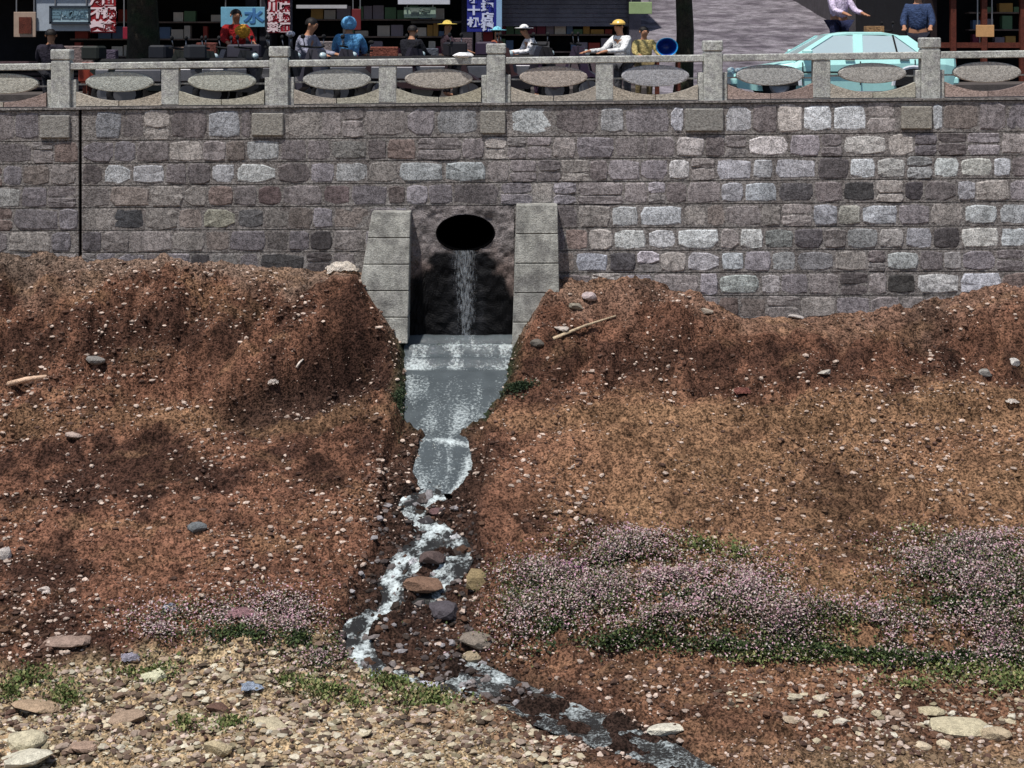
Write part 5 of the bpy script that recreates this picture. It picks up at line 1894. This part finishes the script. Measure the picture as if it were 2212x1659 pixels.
def tub(px, row0, row1, wpx, y, col, inner, label, name='plastic_tub'):
    """A round open tub tipped towards the viewer."""
    d = y - CAM_Y
    c = W(px, (row0 + row1) / 2, y)
    rx = wpx / 2 * d / FPX
    rzz = (row1 - row0) / 2 * d / FPX
    e = empty(name, (c.x, y, c.z - rzz))
    tag(e, label, 'tub')
    N = 24
    bm = bmesh.new()
    prof = [(1.0, -.02), (1.03, 0), (1.0, .02), (.95, .02), (.72, .34), (.66, .34), (.9, .0)]
    prof = [(.62, .36), (.98, .0), (1.05, -.01), (1.05, .02), (.93, .02)]
    L = [[bm.verts.new((rx * r_ * math.cos(2 * PI * k / N), yy, rzz + rzz * r_ * math.sin(2 * PI * k / N))) for k in range(N)] for r_, yy in prof]
    for a, b in zip(L, L[1:]):
        for k in range(N): bm.faces.new((a[k], a[(k + 1) % N], b[(k + 1) % N], b[k]))
    bm.faces.new(L[0])
    o = bm_obj('shell', bm, M['glossy'], e, True)
    o.color = (*S(*col), 1)
    bm = bmesh.new()
    L = [[bm.verts.new((rx * r_ * math.cos(2 * PI * k / N), yy, rzz + rzz * r_ * math.sin(2 * PI * k / N))) for k in range(N)] for r_, yy in ((.93, .02), (.6, .3))]
    for k in range(N): bm.faces.new((L[0][k], L[0][(k + 1) % N], L[1][(k + 1) % N], L[1][k]))
    bm.faces.new(L[1])
    o = bm_obj('inside', bm, M['glossy'], e, True)
    o.color = (*S(*inner), 1)
    return e, c.z - rzz


def stall(px0, px1, y, ztop, col, label):
    """A trestle bench that carries goods."""
    x0, x1 = at_street(px0, y), at_street(px1, y)
    xm = (x0 + x1) / 2
    g = st(xm) - (0.02 if y < 3 else (.13 if y < 10 else -.05))
    e = empty('trestle_bench', (xm, y, g))
    tag(e, label, 'bench')
    o = box('bench_top', (0, 0, ztop - g - 0.025), (x1 - x0, .5, .05), M['wood'], e)
    for sx in (-1, 1):
        for sy in (-1, 1):
            box('leg', (sx * ((x1 - x0) / 2 - .06), sy * .2, (ztop - g - .05) / 2), (.05, .05, ztop - g - .05), M['wood'], e)
    return e


tb, zb_ = tub(667, 38, 56, 21, 2.6, (40, 150, 214), (14, 60, 150), 'bright blue round tub standing on its side behind the rail')
stall(654, 681, 2.72, zb_, None, 'low wooden bench under the blue tub')


def goods(name, px0, px1, r0, r1, y, col, label, cat, m='cloth', bench=True):
    a, b = W(px0, r0, y), W(px1, r1, y)
    o = ellipsoid(name, (0, 0, (a.z - b.z) / 2), ((b.x - a.x) / 2, .2, (a.z - b.z) / 2), M[m], None, 12, 8, jitter=.12, smooth=False)
    o.location = ((a.x + b.x) / 2, y, b.z)
    o.color = (*S(*col), 1)
    tag(o, label, cat)
    return o


zr = bz(57.2, xpx(463)) + 0.004
g = goods('white_cloth', 453, 474, 52.4, 58.5, 0.15, (238, 238, 240), 'white cloth bundle lying on the rail left of the middle post', 'cloth')
goods('yellow_bag', 235, 250, 24.5, 38, 10.0, (226, 164, 60), 'orange yellow bag held before the red jacket', 'bag')
rs = box('crate', (0, 0, .2), (.62, .4, .4), M['paint'], None, .02)
rs.location = (at_street(96, 4.0), 4.0, st(-8.5) + .47)
rs.color = (*S(132, 52, 36), 1)
tag(rs, 'rust red crate on a bench just above the rail at left', 'crate')
for pxx, yy, wid, hh_, col_, lab_ in ((78, 10.6, .8, .45, (128, 112, 110), 'pinkish grey crate on a table just right of the first post'), (107, 10.9, .5, .35, (84, 76, 92), 'violet grey crate left of the thick street tree'),
                                      (176, 10.4, .7, .4, (118, 98, 88), 'buff brown crate on a table right of the thick street tree'), (207, 11.2, .5, .5, (112, 66, 60), 'wine red crate left of the person in red'),
                                      (327, 10.8, .6, .5, (132, 122, 122), 'pale grey crate between the grey jacket and the blue hood'), (384, 11.0, .7, .35, (120, 70, 58), 'rust brown crate left of the person in black'),
                                      (428, 10.3, .5, .3, (88, 92, 102), 'slate crate between the person in black and the yellow hat'), (462, 11.3, .5, .55, (104, 88, 92), 'mauve crate below the tall blue sign')):
    xx = at_street(pxx, yy)
    lift = .72
    stall(pxx - 13, pxx + 13, yy, st(xx) + 0.05 + lift, None, 'wooden table under the ' + lab_.split(' crate')[0] + ' crate before the shops')
    cr_ = box('crate', (0, 0, hh_ / 2), (wid, .4, hh_), M['cloth'], None, .02, rz=0.1)
    cr_.location = (xx, yy, st(xx) + 0.05 + lift)
    cr_.color = (*S(*col_), 1)
    tag(cr_, lab_, 'crate')
stall(84, 108, 4.0, st(-8.5) + .47, None, 'low wooden bench under the rust red crate')


sign(123, 131, 27, 39, SY - 0.2, (140, 30, 52), 'small crimson banner between the red sign and the thick tree', name='banner')
goods('white_bundle', 286, 295, 31, 37, 6.4, (232, 226, 230), 'small white bag hanging on the charcoal scooter', 'bag')
